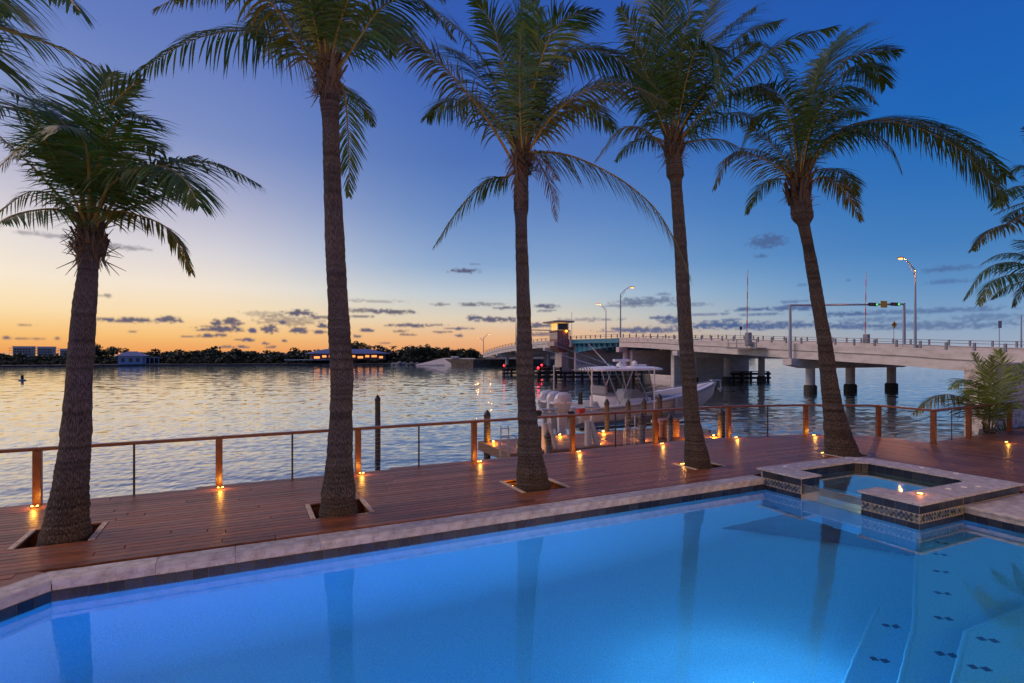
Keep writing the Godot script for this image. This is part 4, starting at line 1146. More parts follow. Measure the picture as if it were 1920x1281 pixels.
func trunk_mesh(line: Array) -> MB:
	var m := MB.new()
	var pts := []
	var rad := []
	for e in line:
		pts.append(e[0])
		rad.append(e[1])
	pts.push_front(pts[0] + Vector3(0, -0.5, 0))
	rad.push_front(rad[0] * 1.08)
	var long := 0.0
	for i in pts.size() - 1:
		long += pts[i].distance_to(pts[i + 1])
	var rows := int(long / 0.036)
	var sides := 26
	var rings := []
	var cols := []
	var nz := FastNoiseLite.new()
	nz.seed = rng.randi()
	nz.frequency = 1.2
	var ring_no := 0.0
	for r in rows + 1:
		var f := float(r) / rows
		var o := spline(pts, f)
		var x := f * (rad.size() - 1)
		var k := mini(int(x), rad.size() - 2)
		var rr: float = lerpf(rad[k], rad[k + 1], smoothstep(0.0, 1.0, x - k))
		var y := f * long
		ring_no = y / (0.10 + 0.03 * sin(y * 1.7))
		var saw := fposmod(ring_no, 1.0)
		var ring := []
		var rc := []
		for s in sides:
			var a := TAU * s / sides
			var q := Vector3(cos(a), 0, sin(a))
			var lump := nz.get_noise_3d(q.x * 2.0, y * 1.1, q.z * 2.0) * 0.05 + nz.get_noise_3d(q.x * 9.0, y * 3.0, q.z * 9.0) * 0.03
			var scar := (saw - 0.5) * 0.07 * (1.0 if f > 0.15 else 0.5)
			var wob := nz.get_noise_3d(q.x * 3.0 + 40.0, y * 7.0, q.z * 3.0) * 0.03
			ring.append(o + q * rr * (1.0 + lump + scar + wob))
			var g := 0.175 + nz.get_noise_3d(q.x * 4.0, y * 2.2 + 9.0, q.z * 4.0) * 0.06 + nz.get_noise_3d(q.x * 1.2, y * 0.8 + 30.0, q.z * 1.2) * 0.05 + nz.get_noise_1d(floorf(ring_no) * 7.3) * 0.04
			if saw < 0.2:
				g *= 0.5
			elif saw > 0.8:
				g *= 1.25
			g = maxf(g, 0.03)
			rc.append(Color(g * 1.02, g * 0.87, g * 0.79))
		rings.append(ring)
		cols.append(rc)
	for r in rows:
		for s in sides:
			var l := (s + 1) % sides
			var q := [rings[r][l], rings[r][s], rings[r + 1][s], rings[r + 1][l]]
			var nn := []
			for p in q.size():
				var i: int = r if p < 2 else r + 1
				var w: int = l if p in [0, 3] else s
				var up: Vector3 = rings[mini(i + 1, rows)][w] - rings[maxi(i - 1, 0)][w]
				var ac: Vector3 = rings[i][(w + 1) % sides] - rings[i][(w + sides - 1) % sides]
				nn.append(up.cross(ac).normalized())
			var y0 := float(r) / rows * long
			var y1 := float(r + 1) / rows * long
			var cc := [cols[r][l], cols[r][s], cols[r + 1][s], cols[r + 1][l]]
			var uv := [Vector2(float(s + 1) / sides, y0), Vector2(float(s) / sides, y0), Vector2(float(s) / sides, y1), Vector2(float(s + 1) / sides, y1)]
			for p in [0, 2, 1, 0, 3, 2]:
				m.col = cc[p]
				m.pt(q[p], nn[p], uv[p])
	return m


const WIND := Vector3(0.82, 0.0, -0.3)


# one frond: a tapering midrib with two rows of narrow leaflets; kind 0 green, 1 yellowing, 2 dead, 3 young
func frond_mesh(line: Array, kind: int, droop: float, base_r := 0.034) -> Array:
	var rib := MB.new()
	var leaf := MB.new()
	var long := 0.0
	for i in line.size() - 1:
		long += line[i].distance_to(line[i + 1])
	var pts := []
	var rad := []
	var steps := 22
	for i in steps + 1:
		var f := float(i) / steps
		pts.append(spline(line, f))
		rad.append(lerpf(base_r, 0.004, pow(f, 0.55)))
	rib.col = [Color(0.22, 0.17, 0.04), Color(0.30, 0.19, 0.035), Color(0.16, 0.10, 0.05), Color(0.20, 0.22, 0.05)][kind]
	rib.tube(pts, rad, 6, true)
	var gap := 0.031 * clampf(long / 2.6, 0.95, 1.2) * (1.35 if kind == 3 else 1.0)
	var cnt := int(long / gap)
	var mid: Vector3 = spline(line, 0.5)
	var flat: Vector3 = (pts[-1] - pts[0])
	flat.y = 0.0
	var axis := flat.cross(Vector3.UP)
	if axis.length() < 0.25 * long:
		axis = axis + Vector3(rng.randf_range(-1, 1), 0, rng.randf_range(-1, 1)) * 0.5 * long
	axis = axis.normalized()
	for i in cnt:
		var f := (i + 0.5) / cnt
		if f < 0.16:
			continue
		var o := spline(line, f)
		var d := (spline(line, minf(f + 0.02, 1.0)) - spline(line, maxf(f - 0.02, 0.0))).normalized()
		var side := (axis - d * axis.dot(d)).normalized()
		var up := side.cross(d).normalized()
		if up.y < 0.0:
			up = -up
		var size := long * 0.265 * clampf(sin(PI * pow(clampf((f - 0.10) / 0.93, 0.0, 1.0), 0.62)) * 1.02 + 0.12, 0.18, 1.0)
		size = minf(size, 0.9)
		for s in [-1.0, 1.0]:
			if rng.randf() < (0.06 if kind != 2 else 0.3):
				continue
			var l := size * rng.randf_range(0.8, 1.1)
			var sweep := lerpf(0.45, 1.35, f) + rng.randf_range(-0.18, 0.18)
			var dir: Vector3 = (side * s * cos(sweep * 0.75) + d * sin(sweep * 0.75) + up * rng.randf_range(0.05, 0.45) * (1.0 - droop * 0.6)).normalized()
			var fall := droop * rng.randf_range(0.55, 1.05)
			var p := o
			var wide := rng.randf_range(0.0125, 0.019) * clampf(long / 2.6, 0.62, 1.0) * (1.0 if kind != 2 else 0.8)
			var tone: Color
			if kind == 2:
				tone = Color(0.13, 0.085, 0.05) * rng.randf_range(0.6, 1.3)
			elif kind == 1:
				tone = Color(0.085, 0.115, 0.018).lerp(Color(0.18, 0.145, 0.025), rng.randf() * rng.randf()) * rng.randf_range(0.7, 1.2)
			elif kind == 3:
				tone = Color(0.17, 0.24, 0.04) * rng.randf_range(0.7, 1.25)
			else:
				tone = Color(0.036, 0.098, 0.02).lerp(Color(0.10, 0.15, 0.025), rng.randf() * rng.randf()) * rng.randf_range(0.65, 1.2)
			leaf.col = tone
			var segs := 4
			var was_a := p
			var was_b := p
			for k in segs:
				var g := float(k + 1) / segs
				var here: Vector3 = (dir + Vector3.DOWN * fall * g * 1.5 + WIND * 0.13 * g).normalized()
				p += here * l / segs
				var across: Vector3 = here.cross(up)
				if across.length() < 0.1:
					across = here.cross(d)
				across = across.normalized()
				var half: float = wide * [1.0, 0.9, 0.62, 0.04][k]
				var na: Vector3 = p - across * half
				var nb: Vector3 = p + across * half
				if k == 0:
					was_a = o - across * wide * 0.5
					was_b = o + across * wide * 0.5
				leaf.poly([was_a, was_b, nb, na], up)
				was_a = na
				was_b = nb
	return [rib, leaf]


func palm(e: Array, called := "palm_tree") -> void:
	var line: Array = e[1]
	var at: Vector3 = line[0][0]
	at.y = 0.0
	var t := thing(called, at, e[0], "palm tree", "palm trees")
	var top: Vector3 = line[-1][0]
	put(trunk_mesh(line), "trunk", M.bark, t)
	for f in e[2]:
		var two := frond_mesh(f[0], f[1], f[2], 0.034 if called == "palm_tree" else 0.02)
		var fr := put(two[1], "frond", M.leaf, t)
		put(two[0], "midrib", M.leaf, fr)
	# more fronds fill the heart of the crown
	if called == "palm_tree":
		var reach := 0.0
		for f in e[2]:
			reach += (f[0][-1] as Vector3).distance_to(f[0][0]) / e[2].size()
		var more := 1 if reach < 2.2 else 6
		for k in more:
			var a := TAU * k / more + rng.randf_range(-0.35, 0.35)
			var up := rng.randf_range(0.95, 1.42)
			var q := Vector3(cos(a), 0, sin(a))
			var l := reach * rng.randf_range(0.6, 0.9)
			var p := top + q * 0.05
			var dir := (q * cos(up) + Vector3.UP * sin(up)).normalized()
			var pts := [p]
			for i in 4:
				dir = (dir + Vector3.DOWN * 0.2 + WIND * 0.06).normalized()
				p += dir * l / 4.0
				pts.append(p)
			var two := frond_mesh(pts, 0, rng.randf_range(0.5, 0.9))
			var fr := put(two[1], "frond", M.leaf, t)
			put(two[0], "midrib", M.leaf, fr)
	# old leaf bases and fibre round the top of the trunk
	var b := MB.new()
	var r0: float = line[-2][1]
	var many := 44 if called == "palm_tree" else 12
	for k in many:
		var a := k * 2.4 + rng.randf_range(-0.3, 0.3)
		var f := float(k) / many
		var q := Vector3(cos(a), 0, sin(a))
		var o := top + Vector3(0, lerpf(-0.42, 0.12, f), 0) * (r0 / 0.15) + q * r0 * lerpf(1.0, 0.75, f)
		var l := rng.randf_range(0.14, 0.34) * (r0 / 0.15)
		var lean := rng.randf_range(0.05, 0.55)
		var tip := o + (Vector3.UP + q * lean).normalized() * l
		var g := rng.randf_range(0.6, 1.3)
		b.col = Color(0.062, 0.044, 0.03) * g
		var w := q.cross(Vector3.UP) * rng.randf_range(0.02, 0.045) * (r0 / 0.15)
		var th := q * 0.014
		b.loft([[o - w - th, o + w - th, o + w + th, o - w + th], [tip - w * 0.45 - th, tip + w * 0.4 - th, tip + w * 0.4 + th, tip - w * 0.45 + th]])
	for k in many * 3:
		var a := rng.randf() * TAU
		var q := Vector3(cos(a), 0, sin(a))
		var o := top + Vector3(0, rng.randf_range(-0.45, 0.1) * (r0 / 0.15), 0) + q * r0
		b.col = Color(0.13, 0.085, 0.05) * rng.randf_range(0.5, 1.2)
		b.tube([o, o + (q * 0.28 + Vector3.DOWN * rng.randf_range(-0.5, 0.9)).normalized() * rng.randf_range(0.06, 0.3)], [0.009, 0.003], 4, false)
	put(b, "leaf_bases", M.fibre, t)


# ---------------------------------------------------------------- sea, shore wall, dock
func ripple(nz: FastNoiseLite, x: float, z: float, fine: float) -> float:
	var p := x * 0.86 + z * 0.5
	var q := z * 0.86 - x * 0.5
	return 0.016 * nz.get_noise_2d(p * 0.18, q * 0.36) + 0.0075 * fine * nz.get_noise_2d(p * 0.8 + 7.0, q * 1.8) + 0.0042 * fine * nz.get_noise_2d(p * 2.2 + 31.0, q * 4.4)


func build_sea() -> void:
	var m := MB.new()
	m.poly([Vector3(-5000, SEA - 0.14, -9.2), Vector3(5000, SEA - 0.14, -9.2), Vector3(5000, SEA - 0.14, -6000), Vector3(-5000, SEA - 0.14, -6000)], Vector3.UP)
	var sea := put(m, "sea", M.sea_water)
	tag(sea, "rippled bay water reflecting the sunset sky", "water", "", "structure")
	# wind ripples near the shore as real relief, finer towards the deck
	var nz := FastNoiseLite.new()
	nz.seed = 33
	nz.frequency = 1.0
	nz.fractal_type = FastNoiseLite.FRACTAL_NONE
	var rows := []
	var norms := []
	var r := 10.5
	while r < 420.0:
		var line := PackedVector3Array()
		var nl := PackedVector3Array()
		var fine := clampf(1.25 - r / 90.0, 0.25, 1.0)
		for k in 271:
			var a := deg_to_rad(-24.0 + k * 0.36)
			var x := sin(a) * r
			var z := -cos(a) * r
			var h := ripple(nz, x, z, fine)
			var e := 0.05 + r * 0.001
			nl.append(Vector3(-(ripple(nz, x + e, z, fine) - h) / e, 1.0, -(ripple(nz, x, z + e, fine) - h) / e).normalized())
			line.append(Vector3(x, SEA + h, z))
		rows.append(line)
		norms.append(nl)
		r += maxf(0.12, r * 0.0088)
	m = MB.new()
	for i in rows.size() - 1:
		for k in 270:
			m.smooth(rows[i][k], rows[i][k + 1], rows[i + 1][k + 1], rows[i + 1][k], norms[i][k], norms[i][k + 1], norms[i + 1][k + 1], norms[i + 1][k], Vector2(), Vector2(), Vector2(), Vector2())
	put(m, "ripples", M.sea_water, sea)
	var sw := MB.new()
	for i in POSTS.size() - 1:
		var a := Vector2(POSTS[i][0], POSTS[i][1] + 0.22)
		var b := Vector2(POSTS[i + 1][0], POSTS[i + 1][1] + 0.22)
		var e := b - a
		sw.box(W((a.x + b.x) / 2, (a.y + b.y) / 2 - 0.1, -1.9 - 0.002 * i), Vector3(e.length() + 0.2, 3.0, 0.3), Basis(Vector3.UP, e.angle()))
	tag(put(sw, "seawall", M.concrete), "concrete seawall under the deck's outer edge", "seawall", "", "structure")


func piling(u: float, v: float, top: float, r: float, label: String, wrap := false) -> void:
	var at := W(u, v, SEA)
	var t := thing("piling", at, label, "piling", "round timber pilings")
	var lean := Vector3(rng.randf_range(-0.02, 0.02), 0, rng.randf_range(-0.02, 0.02))
	var p := MB.new()
	r *= 0.88
	p.tube([W(u, v, SEA - 2.0), W(u, v, -0.2), W(u, v, top - 0.12) + lean], [r * 1.05, r * 1.02, r * 0.97], 16, true)
	put(p, "shaft", M.piling_wood, t)
	if wrap:
		var w := MB.new()
		w.tube([W(u, v, SEA - 0.4), W(u, v, top - 0.35) + lean], [r * 1.1, r * 1.07], 16, false)
		put(w, "wrap", M.piling_wrap, t)
	var c := MB.new()
	c.lathe(W(u, v, top - 0.14) + lean, [Vector2(r * 1.08, -0.05), Vector2(r * 1.08, 0.03), Vector2(r * 0.6, 0.13), Vector2(0.004, 0.2)], 16)
	put(c, "cap", M.piling_cap, t)


func ladder(u: float, v: float, y0: float, y1: float, wide: float, label: String, loops: bool) -> void:
	var t := thing("dock_ladder", W(u, v, y0), label, "ladder")
	for s in [-0.5, 0.5]:
		var m := MB.new()
		m.tube([W(u + s * wide, v, y0), W(u + s * wide, v, y1)], 0.02, 8)
		put(m, "rail", M.galvanized, t)
	var k := 0.0
	while y0 + 0.15 + k < y1 - 0.05:
		var m := MB.new()
		m.tube([W(u - wide / 2, v, y0 + 0.15 + k), W(u + wide / 2, v, y0 + 0.15 + k)], 0.014, 6)
		put(m, "rung", M.galvanized, t)
		k += 0.28
	if loops:
		for s in [-0.5, 0.5]:
			var m := MB.new()
			var pts := []
			for i in 13:
				var a := PI * i / 12.0
				pts.append(W(u + s * wide + 0.18 + 0.16 * -cos(a), v + 0.12, -0.2 + 0.16 * sin(a)))
			pts.push_front(pts[0] + Vector3(0, -0.45, 0))
			pts.push_back(pts[-1] + Vector3(0, -0.45, 0))
			m.tube(pts, 0.017, 8)
			put(m, "hand_loop", M.galvanized, t)


func dock_light(u: float, v: float, label: String, e := 0.07) -> void:
	var at := W(u, v, -0.6)
	var d := thing("dock_light", at, label, "light", "dock lights")
	var h := MB.new()
	h.cbox(at + Vector3(0, 0.02, 0), Vector3(0.09, 0.04, 0.09), 0.01)
	put(h, "housing", M.bronze, d)
	var l := MB.new()
	l.cbox(at + Vector3(0, 0.055, 0.01), Vector3(0.06, 0.03, 0.06), 0.01)
	put(l, "lens", M.warm_lens, d)
	lamp("dock_lamp", at + Vector3(0, 0.1, 0.05), Color(1.0, 0.6, 0.16), e, d, 0.03)


func build_dock() -> void:
	rng.seed = 41
	var d := thing("dock", W(12, 16.6, -0.6), "low wooden dock on pilings between the deck and the boat", "dock")
	var u := 7.45
	while u < 16.2:
		var m := MB.new()
		m.us = Vector2(7, 0.5)
		m.uo = Vector2(rng.randf() * 5, rng.randf() * 5)
		m.cbox(W(u + 0.07, 16.72, -0.62 + rng.randf_range(-0.002, 0.002)), Vector3(0.133, 0.036, 2.7), 0.004)
		put(m, "dock_board", M.dock_wood if rng.randf() < 0.6 else M["deck_wood_%d" % rng.randi_range(0, 5)], d)
		u += 0.14
	for v in [15.36, 18.08]:
		var m := MB.new()
		m.us = Vector2(0.5, 6)
		m.box(W(11.85, v, -0.755), Vector3(8.85, 0.3, 0.05))
		put(m, "stringer", M.dock_wood, d)
	for x in [7.43, 16.27]:
		var m := MB.new()
		m.us = Vector2(0.5, 6)
		m.box(W(x, 16.72, -0.755), Vector3(0.05, 0.3, 2.66))
		put(m, "end_board", M.dock_wood, d)
	for x in [14.4, 15.7]:  # a gangway back to the seawall
		var m := MB.new()
		m.box(W(x, 13.8, -0.75), Vector3(0.06, 0.2, 3.06))
		put(m, "gangway_beam", M.dock_wood, d)
	var v := 12.35
	while v < 15.25:
		var m := MB.new()
		m.us = Vector2(0.5, 7)
		m.cbox(W(15.05, v + 0.07, -0.62), Vector3(1.4, 0.036, 0.133), 0.004)
		put(m, "gangway_board", M.dock_wood, d)
		v += 0.14
	piling(4.52, 20.92, 0.89, 0.115, "lone slim piling standing in open water between the two left palms")
	piling(7.62, 17.75, 0.47, 0.13, "piling at the dock's far left corner")
	piling(8.55, 15.1, 0.02, 0.115, "grey wrapped piling in front of the dock's left end, beside the hand loops", true)
	piling(13.1, 18.35, 0.62, 0.115, "dark piling behind the aluminium ladder, against the hull")
	piling(14.2, 18.4, 0.55, 0.11, "short piling against the hull, left of the railing post before the dock box")
	piling(12.2, 15.1, 0.42, 0.13, "pale wrapped piling in front of the dock, right of the ladder", true)
	piling(15.0, 18.4, 0.58, 0.115, "dark capped piling behind the dock box's left side")
	piling(13.45, 15.1, 0.33, 0.11, "low piling just left of the brown dock box", true)
	piling(14.3, 15.1, 0.3, 0.115, "low grey piling just right of the brown dock box", true)
	piling(15.75, 18.3, 0.74, 0.13, "tall amber-lit piling at the dock's right end, under the hull")
	piling(15.9, 15.1, 0.40, 0.15, "stout weathered piling standing alone right of the slim palm")
	ladder(11.81, 15.2, -1.9, 0.35, 0.40, "aluminium dock ladder in front of the boat's middle", true)
	ladder(7.15, 15.3, -1.9, 0.28, 0.26, "narrow aluminium ladder with hand loops at the dock's left end", true)
	for k in [[7.72, 17.45, "at the far left corner of the dock"], [8.05, 15.5, "beside the left dock ladder"], [10.6, 17.85, "on the dock's far edge under the boat's stern"], [10.95, 15.9, "on the dock, right of the post before the stern"], [12.55, 17.85, "on the dock's far edge behind the ladder"], [12.75, 15.8, "on the dock just left of the pale wrapped piling"], [14.55, 15.3, "at the dock's near edge, right of the brown box"], [15.6, 15.2, "at the foot of the stout weathered piling"]]:
		dock_light(k[0], k[1], "small amber dock light " + k[2], 0.6 if k[0] > 14 else 0.5)
	var b := thing("dock_box", W(13.9, 15.75, -0.6), "brown dock storage box on the dock behind the railing", "box")
	var m := MB.new()
	m.cbox(W(13.9, 15.75, -0.27), Vector3(0.75, 0.62, 0.5), 0.03)
	put(m, "body", M.box_brown, b)
	m = MB.new()
	m.cbox(W(13.9, 15.75, 0.07), Vector3(0.79, 0.07, 0.54), 0.03)
	put(m, "lid", M.box_brown, b)
	var p := thing("power_pedestal", W(13.25, 15.62, -0.6), "small dark dock power pedestal with a pale cap, left of the brown box", "pedestal")
	m = MB.new()
	m.cbox(W(13.25, 15.62, -0.3), Vector3(0.2, 0.6, 0.18), 0.02)
	put(m, "body", M.black_paint, p)
	m = MB.new()
	m.cbox(W(13.25, 15.62, 0.05), Vector3(0.27, 0.1, 0.24), 0.03)
	put(m, "cap", M.cowling, p)
	m = MB.new()
	m.cbox(W(13.25, 15.52, -0.38), Vector3(0.12, 0.16, 0.02), 0.005)
	put(m, "yellow_outlet", M.yellow_paint, p)
	# boat lift: motor posts with sloping sleeves, guide poles, cradle
	for k in [[8.75, "left"], [10.4, "right"]]:
		var at := W(k[0], 15.65, -0.6)
		var l := thing("lift_post", at, "white ribbed boat lift post with splayed legs, %s of the two" % k[1], "boat lift", "boat lift posts")
		for s in [[-0.03, 0.0], [0.1, 0.36]]:
			m = MB.new()
			var pts := []
			var rad := []
			for i in 25:
				var f := i / 24.0
				pts.append(W(k[0] + lerpf(s[1], s[0], f), 15.65, lerpf(-0.62, 0.22, f)))
				rad.append(lerpf(0.115, 0.085, f) * (1.0 + 0.06 * (i % 2)))
			m.tube(pts, rad, 12)
			put(m, "leg", M.canvas, l)
		m = MB.new()
		m.cbox(W(k[0] + 0.1, 15.65, 0.52), Vector3(0.6, 0.07, 0.3), 0.01)
		m.cbox(W(k[0] + 0.1, 15.65, 0.68), Vector3(0.62, 0.05, 0.28), 0.01)
		put(m, "head_frame", M.galvanized, l)
		m = MB.new()
		m.tube([W(k[0] - 0.4, 15.65, 0.56), W(k[0] - 0.16, 15.65, 0.56)], 0.1, 12)
		put(m, "motor", M.red_paint if k[1] == "right" else M.black_paint, l)
		m = MB.new()
		m.tube([W(k[0] + 0.12, 15.65, -0.3), W(k[0] + 0.12, 15.65, 1.05)], 0.035, 8)
		put(m, "guide_pole", M.white_paint, l)
	for k in [[14.1, 24.3, "behind the boat's stern"], [12.95, 19.2, "before the boat's console"], [16.4, 19.4, "before the boat's foredeck"]]:
		var at := W(k[0], k[1], SEA)
		var t := thing("guide_pole", at, "tall thin white guide pole " + k[2], "pole", "white boat guide poles")
		m = MB.new()
		m.tube([at + Vector3(0, -1, 0), W(k[0], k[1], 1.85)], 0.034, 10)
		put(m, "pole", M.cowling, t)
		m = MB.new()
		m.lathe(W(k[0], k[1], 1.85), [Vector2(0.04, -0.04), Vector2(0.04, 0.02), Vector2(0.001, 0.035)], 10)
		put(m, "cap", M.white_paint, t)
	var c := thing("lift_cradle", W(16.5, 22.0, SEA), "steel lift cradle beams under the boat's hull", "boat lift")
	for x in [14.6, 19.4]:
		m = MB.new()
		m.box(W(x, 21.9, -1.16), Vector3(0.16, 0.22, 5.6))
		put(m, "cross_beam", M.galvanized, c)
	for v2 in [21.4, 23.0]:
		m = MB.new()
		m.cbox(W(17.0, v2, -0.99), Vector3(6.4, 0.1, 0.2), 0.02)
		put(m, "bunk", M.timber_dark, c)
	var buoy := thing("life_ring_box", W(8.75, 15.9, -0.6), "dark dock gear bundle with an orange float beside the left lift post", "dock gear")
	m = MB.new()
	m.cbox(W(8.72, 15.9, -0.25), Vector3(0.34, 0.7, 0.3), 0.06)
	put(m, "cover", M.black_paint, buoy)
	m = MB.new()
	m.ball(W(8.98, 15.75, -0.02), Vector3(0.09, 0.17, 0.09))
	put(m, "float", M.orange_paint, buoy)


# ---------------------------------------------------------------- boat, bow towards +x
func hull_ring(f: float, o: Vector3) -> Array:
	var x := f * 9.5
	var b := 1.42 * (1.0 - pow(maxf(f - 0.38, 0.0) / 0.62, 2.3))
	b = maxf(b, 0.03)
	var sheer := 0.0 + 0.12 * f + 0.83 * pow(f, 2.0)
	var keel := -1.05 + 0.02 * f + 1.25 * pow(maxf(f - 0.62, 0.0) / 0.38, 2.2)
	var chine := lerpf(-0.62, 0.35, pow(f, 2.4))
	var cb := b * lerpf(0.93, 0.55, pow(f, 1.5))
	var q := []
	for e in [[0.0, keel], [cb * 0.5, lerpf(keel, chine, 0.45)], [cb, chine], [cb + 0.03 * (1.0 - f), chine + 0.05], [lerpf(cb, b, 0.55), lerpf(chine, sheer, 0.5)], [b, sheer - 0.06], [b + 0.025, sheer - 0.03], [b, sheer]]:
		q.append(o + Vector3(x + (0.55 * pow(f, 3.0) * (e[1] - sheer) * 0.6), e[1], e[0]))
	return q


func build_boat() -> void:
	rng.seed = 51
	var o := W(13.5, 22.2, 0.0)
	var t := thing("motor_boat", o, "white centre console motor boat with three outboards raised on a lift", "boat")
	var m := MB.new()
	var rings := []
	for i in 25:
		var r := hull_ring(i / 24.0, o)
		var whole := []
		for k in range(r.size() - 1, 0, -1):
			var p: Vector3 = r[k]
			whole.append(Vector3(p.x, p.y, 2.0 * o.z - p.z))
		whole.append_array(r)
		rings.append(whole)
	# smooth skin: average normals along and across
	for i in 24:
		for k in rings[0].size() - 1:
			var q := [rings[i][k], rings[i + 1][k], rings[i + 1][k + 1], rings[i][k + 1]]
			var mid: Vector3 = o + Vector3(i * 9.5 / 24.0, -0.1, 0)
			m.poly(q, (q[0] + q[1] + q[2] + q[3]) / 4.0 - mid)
	m.poly(rings[0], Vector3.LEFT)
	put(m, "hull", M.hull_gel, t)
	m = MB.new()  # gunwale caps
	for i in 24:
		for s in [-1.0, 1.0]:
			var a: Vector3 = hull_ring(i / 24.0, o)[7]
			var b: Vector3 = hull_ring((i + 1) / 24.0, o)[7]
			var ia := Vector3(a.x, a.y + 0.02, o.z + maxf(a.z - o.z - 0.24, 0.0))
			var ib := Vector3(b.x, b.y + 0.02, o.z + maxf(b.z - o.z - 0.24, 0.0))
			var up := Vector3(0, 0.025, 0)
			var q := [a + up, b + up, ib, ia]
			var down := [ia, ib, ib + Vector3(0, -0.5, 0), ia + Vector3(0, -0.5, 0)]
			var fc := [a + up, b + up, b - up, a - up]
			for w in [[q, Vector3.UP], [down, Vector3(0, 0, -1)], [fc, Vector3(0, 0, 1)]]:
				var g := []
				for p in w[0]:
					g.append(Vector3(p.x, p.y, p.z if s > 0 else 2.0 * o.z - p.z))
				m.poly(g, Vector3(w[1].x, w[1].y, w[1].z * s))
	put(m, "gunwale", M.white_paint, t)
	for s in [-1.0, 1.0]:
		var rub := MB.new()
		var stripe := MB.new()
		var pr := []
		var ps := []
		for i in 24:
			var hr := hull_ring(i / 24.0, o)
			pr.append(Vector3(hr[5].x, hr[5].y - 0.03, o.z + (hr[5].z - o.z + 0.012) * s))
			ps.append(Vector3(hr[3].x, hr[3].y + 0.05, o.z + (hr[3].z - o.z + 0.008) * s))
		rub.tube(pr, 0.028, 6)
		put(rub, "rub_rail", M.grey_paint, t)
		stripe.tube(ps, 0.02, 6)
		put(stripe, "spray_rail", M.hull_gel, t)
	m = MB.new()
	for i in range(0, 24):
		var a: Vector3 = hull_ring(i / 24.0, o)[7]
		var b: Vector3 = hull_ring((i + 1) / 24.0, o)[7]
		var da := maxf(a.z - o.z - 0.1, 0.0)
		var db := maxf(b.z - o.z - 0.1, 0.0)
		var ya := minf(a.y - 0.42, 0.4)
		var yb := minf(b.y - 0.42, 0.4)
		m.poly([Vector3(a.x, ya, o.z - da), Vector3(b.x, yb, o.z - db), Vector3(b.x, yb, o.z + db), Vector3(a.x, ya, o.z + da)], Vector3.UP)
	put(m, "cockpit_floor", M.white_paint, t)
	m = MB.new()
	m.cbox(o + Vector3(0.12, -0.22, 0), Vector3(0.3, 0.5, 2.5), 0.04)
	put(m, "transom", M.white_paint, t)
	m = MB.new()  # foredeck cushion
	m.cbox(o + Vector3(6.6, 0.18, 0), Vector3(1.9, 0.3, 1.5), 0.1)
	put(m, "bow_cushion", M.cushion, t)
	# console, windscreen, seats
	var con := MB.new()
	con.loft([[o + Vector3(3.3, -0.4, -0.62), o + Vector3(4.6, -0.4, -0.62), o + Vector3(4.6, -0.4, 0.62), o + Vector3(3.3, -0.4, 0.62)], [o + Vector3(3.3, 0.45, -0.6), o + Vector3(4.55, 0.3, -0.6), o + Vector3(4.55, 0.3, 0.6), o + Vector3(3.3, 0.45, 0.6)], [o + Vector3(3.4, 0.68, -0.58), o + Vector3(3.75, 0.72, -0.58), o + Vector3(3.75, 0.72, 0.58), o + Vector3(3.4, 0.68, 0.58)]])
	put(con, "console", M.white_paint, t)
	m = MB.new()
	m.cbox(o + Vector3(5.05, 0.05, 0), Vector3(0.8, 0.55, 1.05), 0.08)
	put(m, "console_seat", M.cushion, t)
	for s in [[[4.72, 0.33, 0.62], [4.3, 1.64, 0.7], [4.3, 1.64, -0.7], [4.72, 0.33, -0.62]], [[4.7, 0.33, 0.63], [4.28, 1.64, 0.71], [2.7, 1.64, 0.74], [2.85, 0.3, 0.7]], [[4.7, 0.33, -0.63], [4.28, 1.64, -0.71], [2.7, 1.64, -0.74], [2.85, 0.3, -0.7]]]:
		m = MB.new()
		var q := []
		for p in s:
			q.append(o + Vector3(p[0], p[1], p[2]))
		m.poly(q, Vector3(1, 0, 0))
		put(m, "windscreen", M.tinted_glass, t)
	m = MB.new()
	m.cbox(o + Vector3(2.15, 0.0, 0), Vector3(0.7, 0.9, 1.3), 0.06)
	put(m, "leaning_post", M.white_paint, t)
	m = MB.new()
	m.cbox(o + Vector3(2.15, 0.5, 0), Vector3(0.62, 0.16, 1.25), 0.06)
	m.cbox(o + Vector3(1.85, 0.72, 0), Vector3(0.14, 0.42, 1.25), 0.05)
	put(m, "helm_seat", M.cushion, t)
	m = MB.new()
	m.cbox(o + Vector3(1.3, -0.05, 0.1), Vector3(0.5, 0.42, 0.9), 0.05, Basis(Vector3.FORWARD, -0.5))
	put(m, "aft_seat", M.cushion, t)
	# hardtop and its legs
	m = MB.new()
	var tr := []
	for e in [[0.0, 0.55, 0.0], [0.12, 0.82, 0.03], [0.4, 1.0, 0.06], [2.2, 1.08, 0.1], [3.6, 1.02, 0.07], [4.0, 0.8, 0.03], [4.12, 0.5, 0.0]]:
		tr.append([o + Vector3(1.1 + e[0], 1.66, -e[1]), o + Vector3(1.1 + e[0], 1.66, e[1]), o + Vector3(1.1 + e[0], 1.72 + e[2] * 0.4, e[1]), o + Vector3(1.1 + e[0], 1.76 + e[2], e[1] * 0.5), o + Vector3(1.1 + e[0], 1.76 + e[2], -e[1] * 0.5), o + Vector3(1.1 + e[0], 1.72 + e[2] * 0.4, -e[1])])
	m.loft(tr)
	put(m, "hardtop", M.white_paint, t)
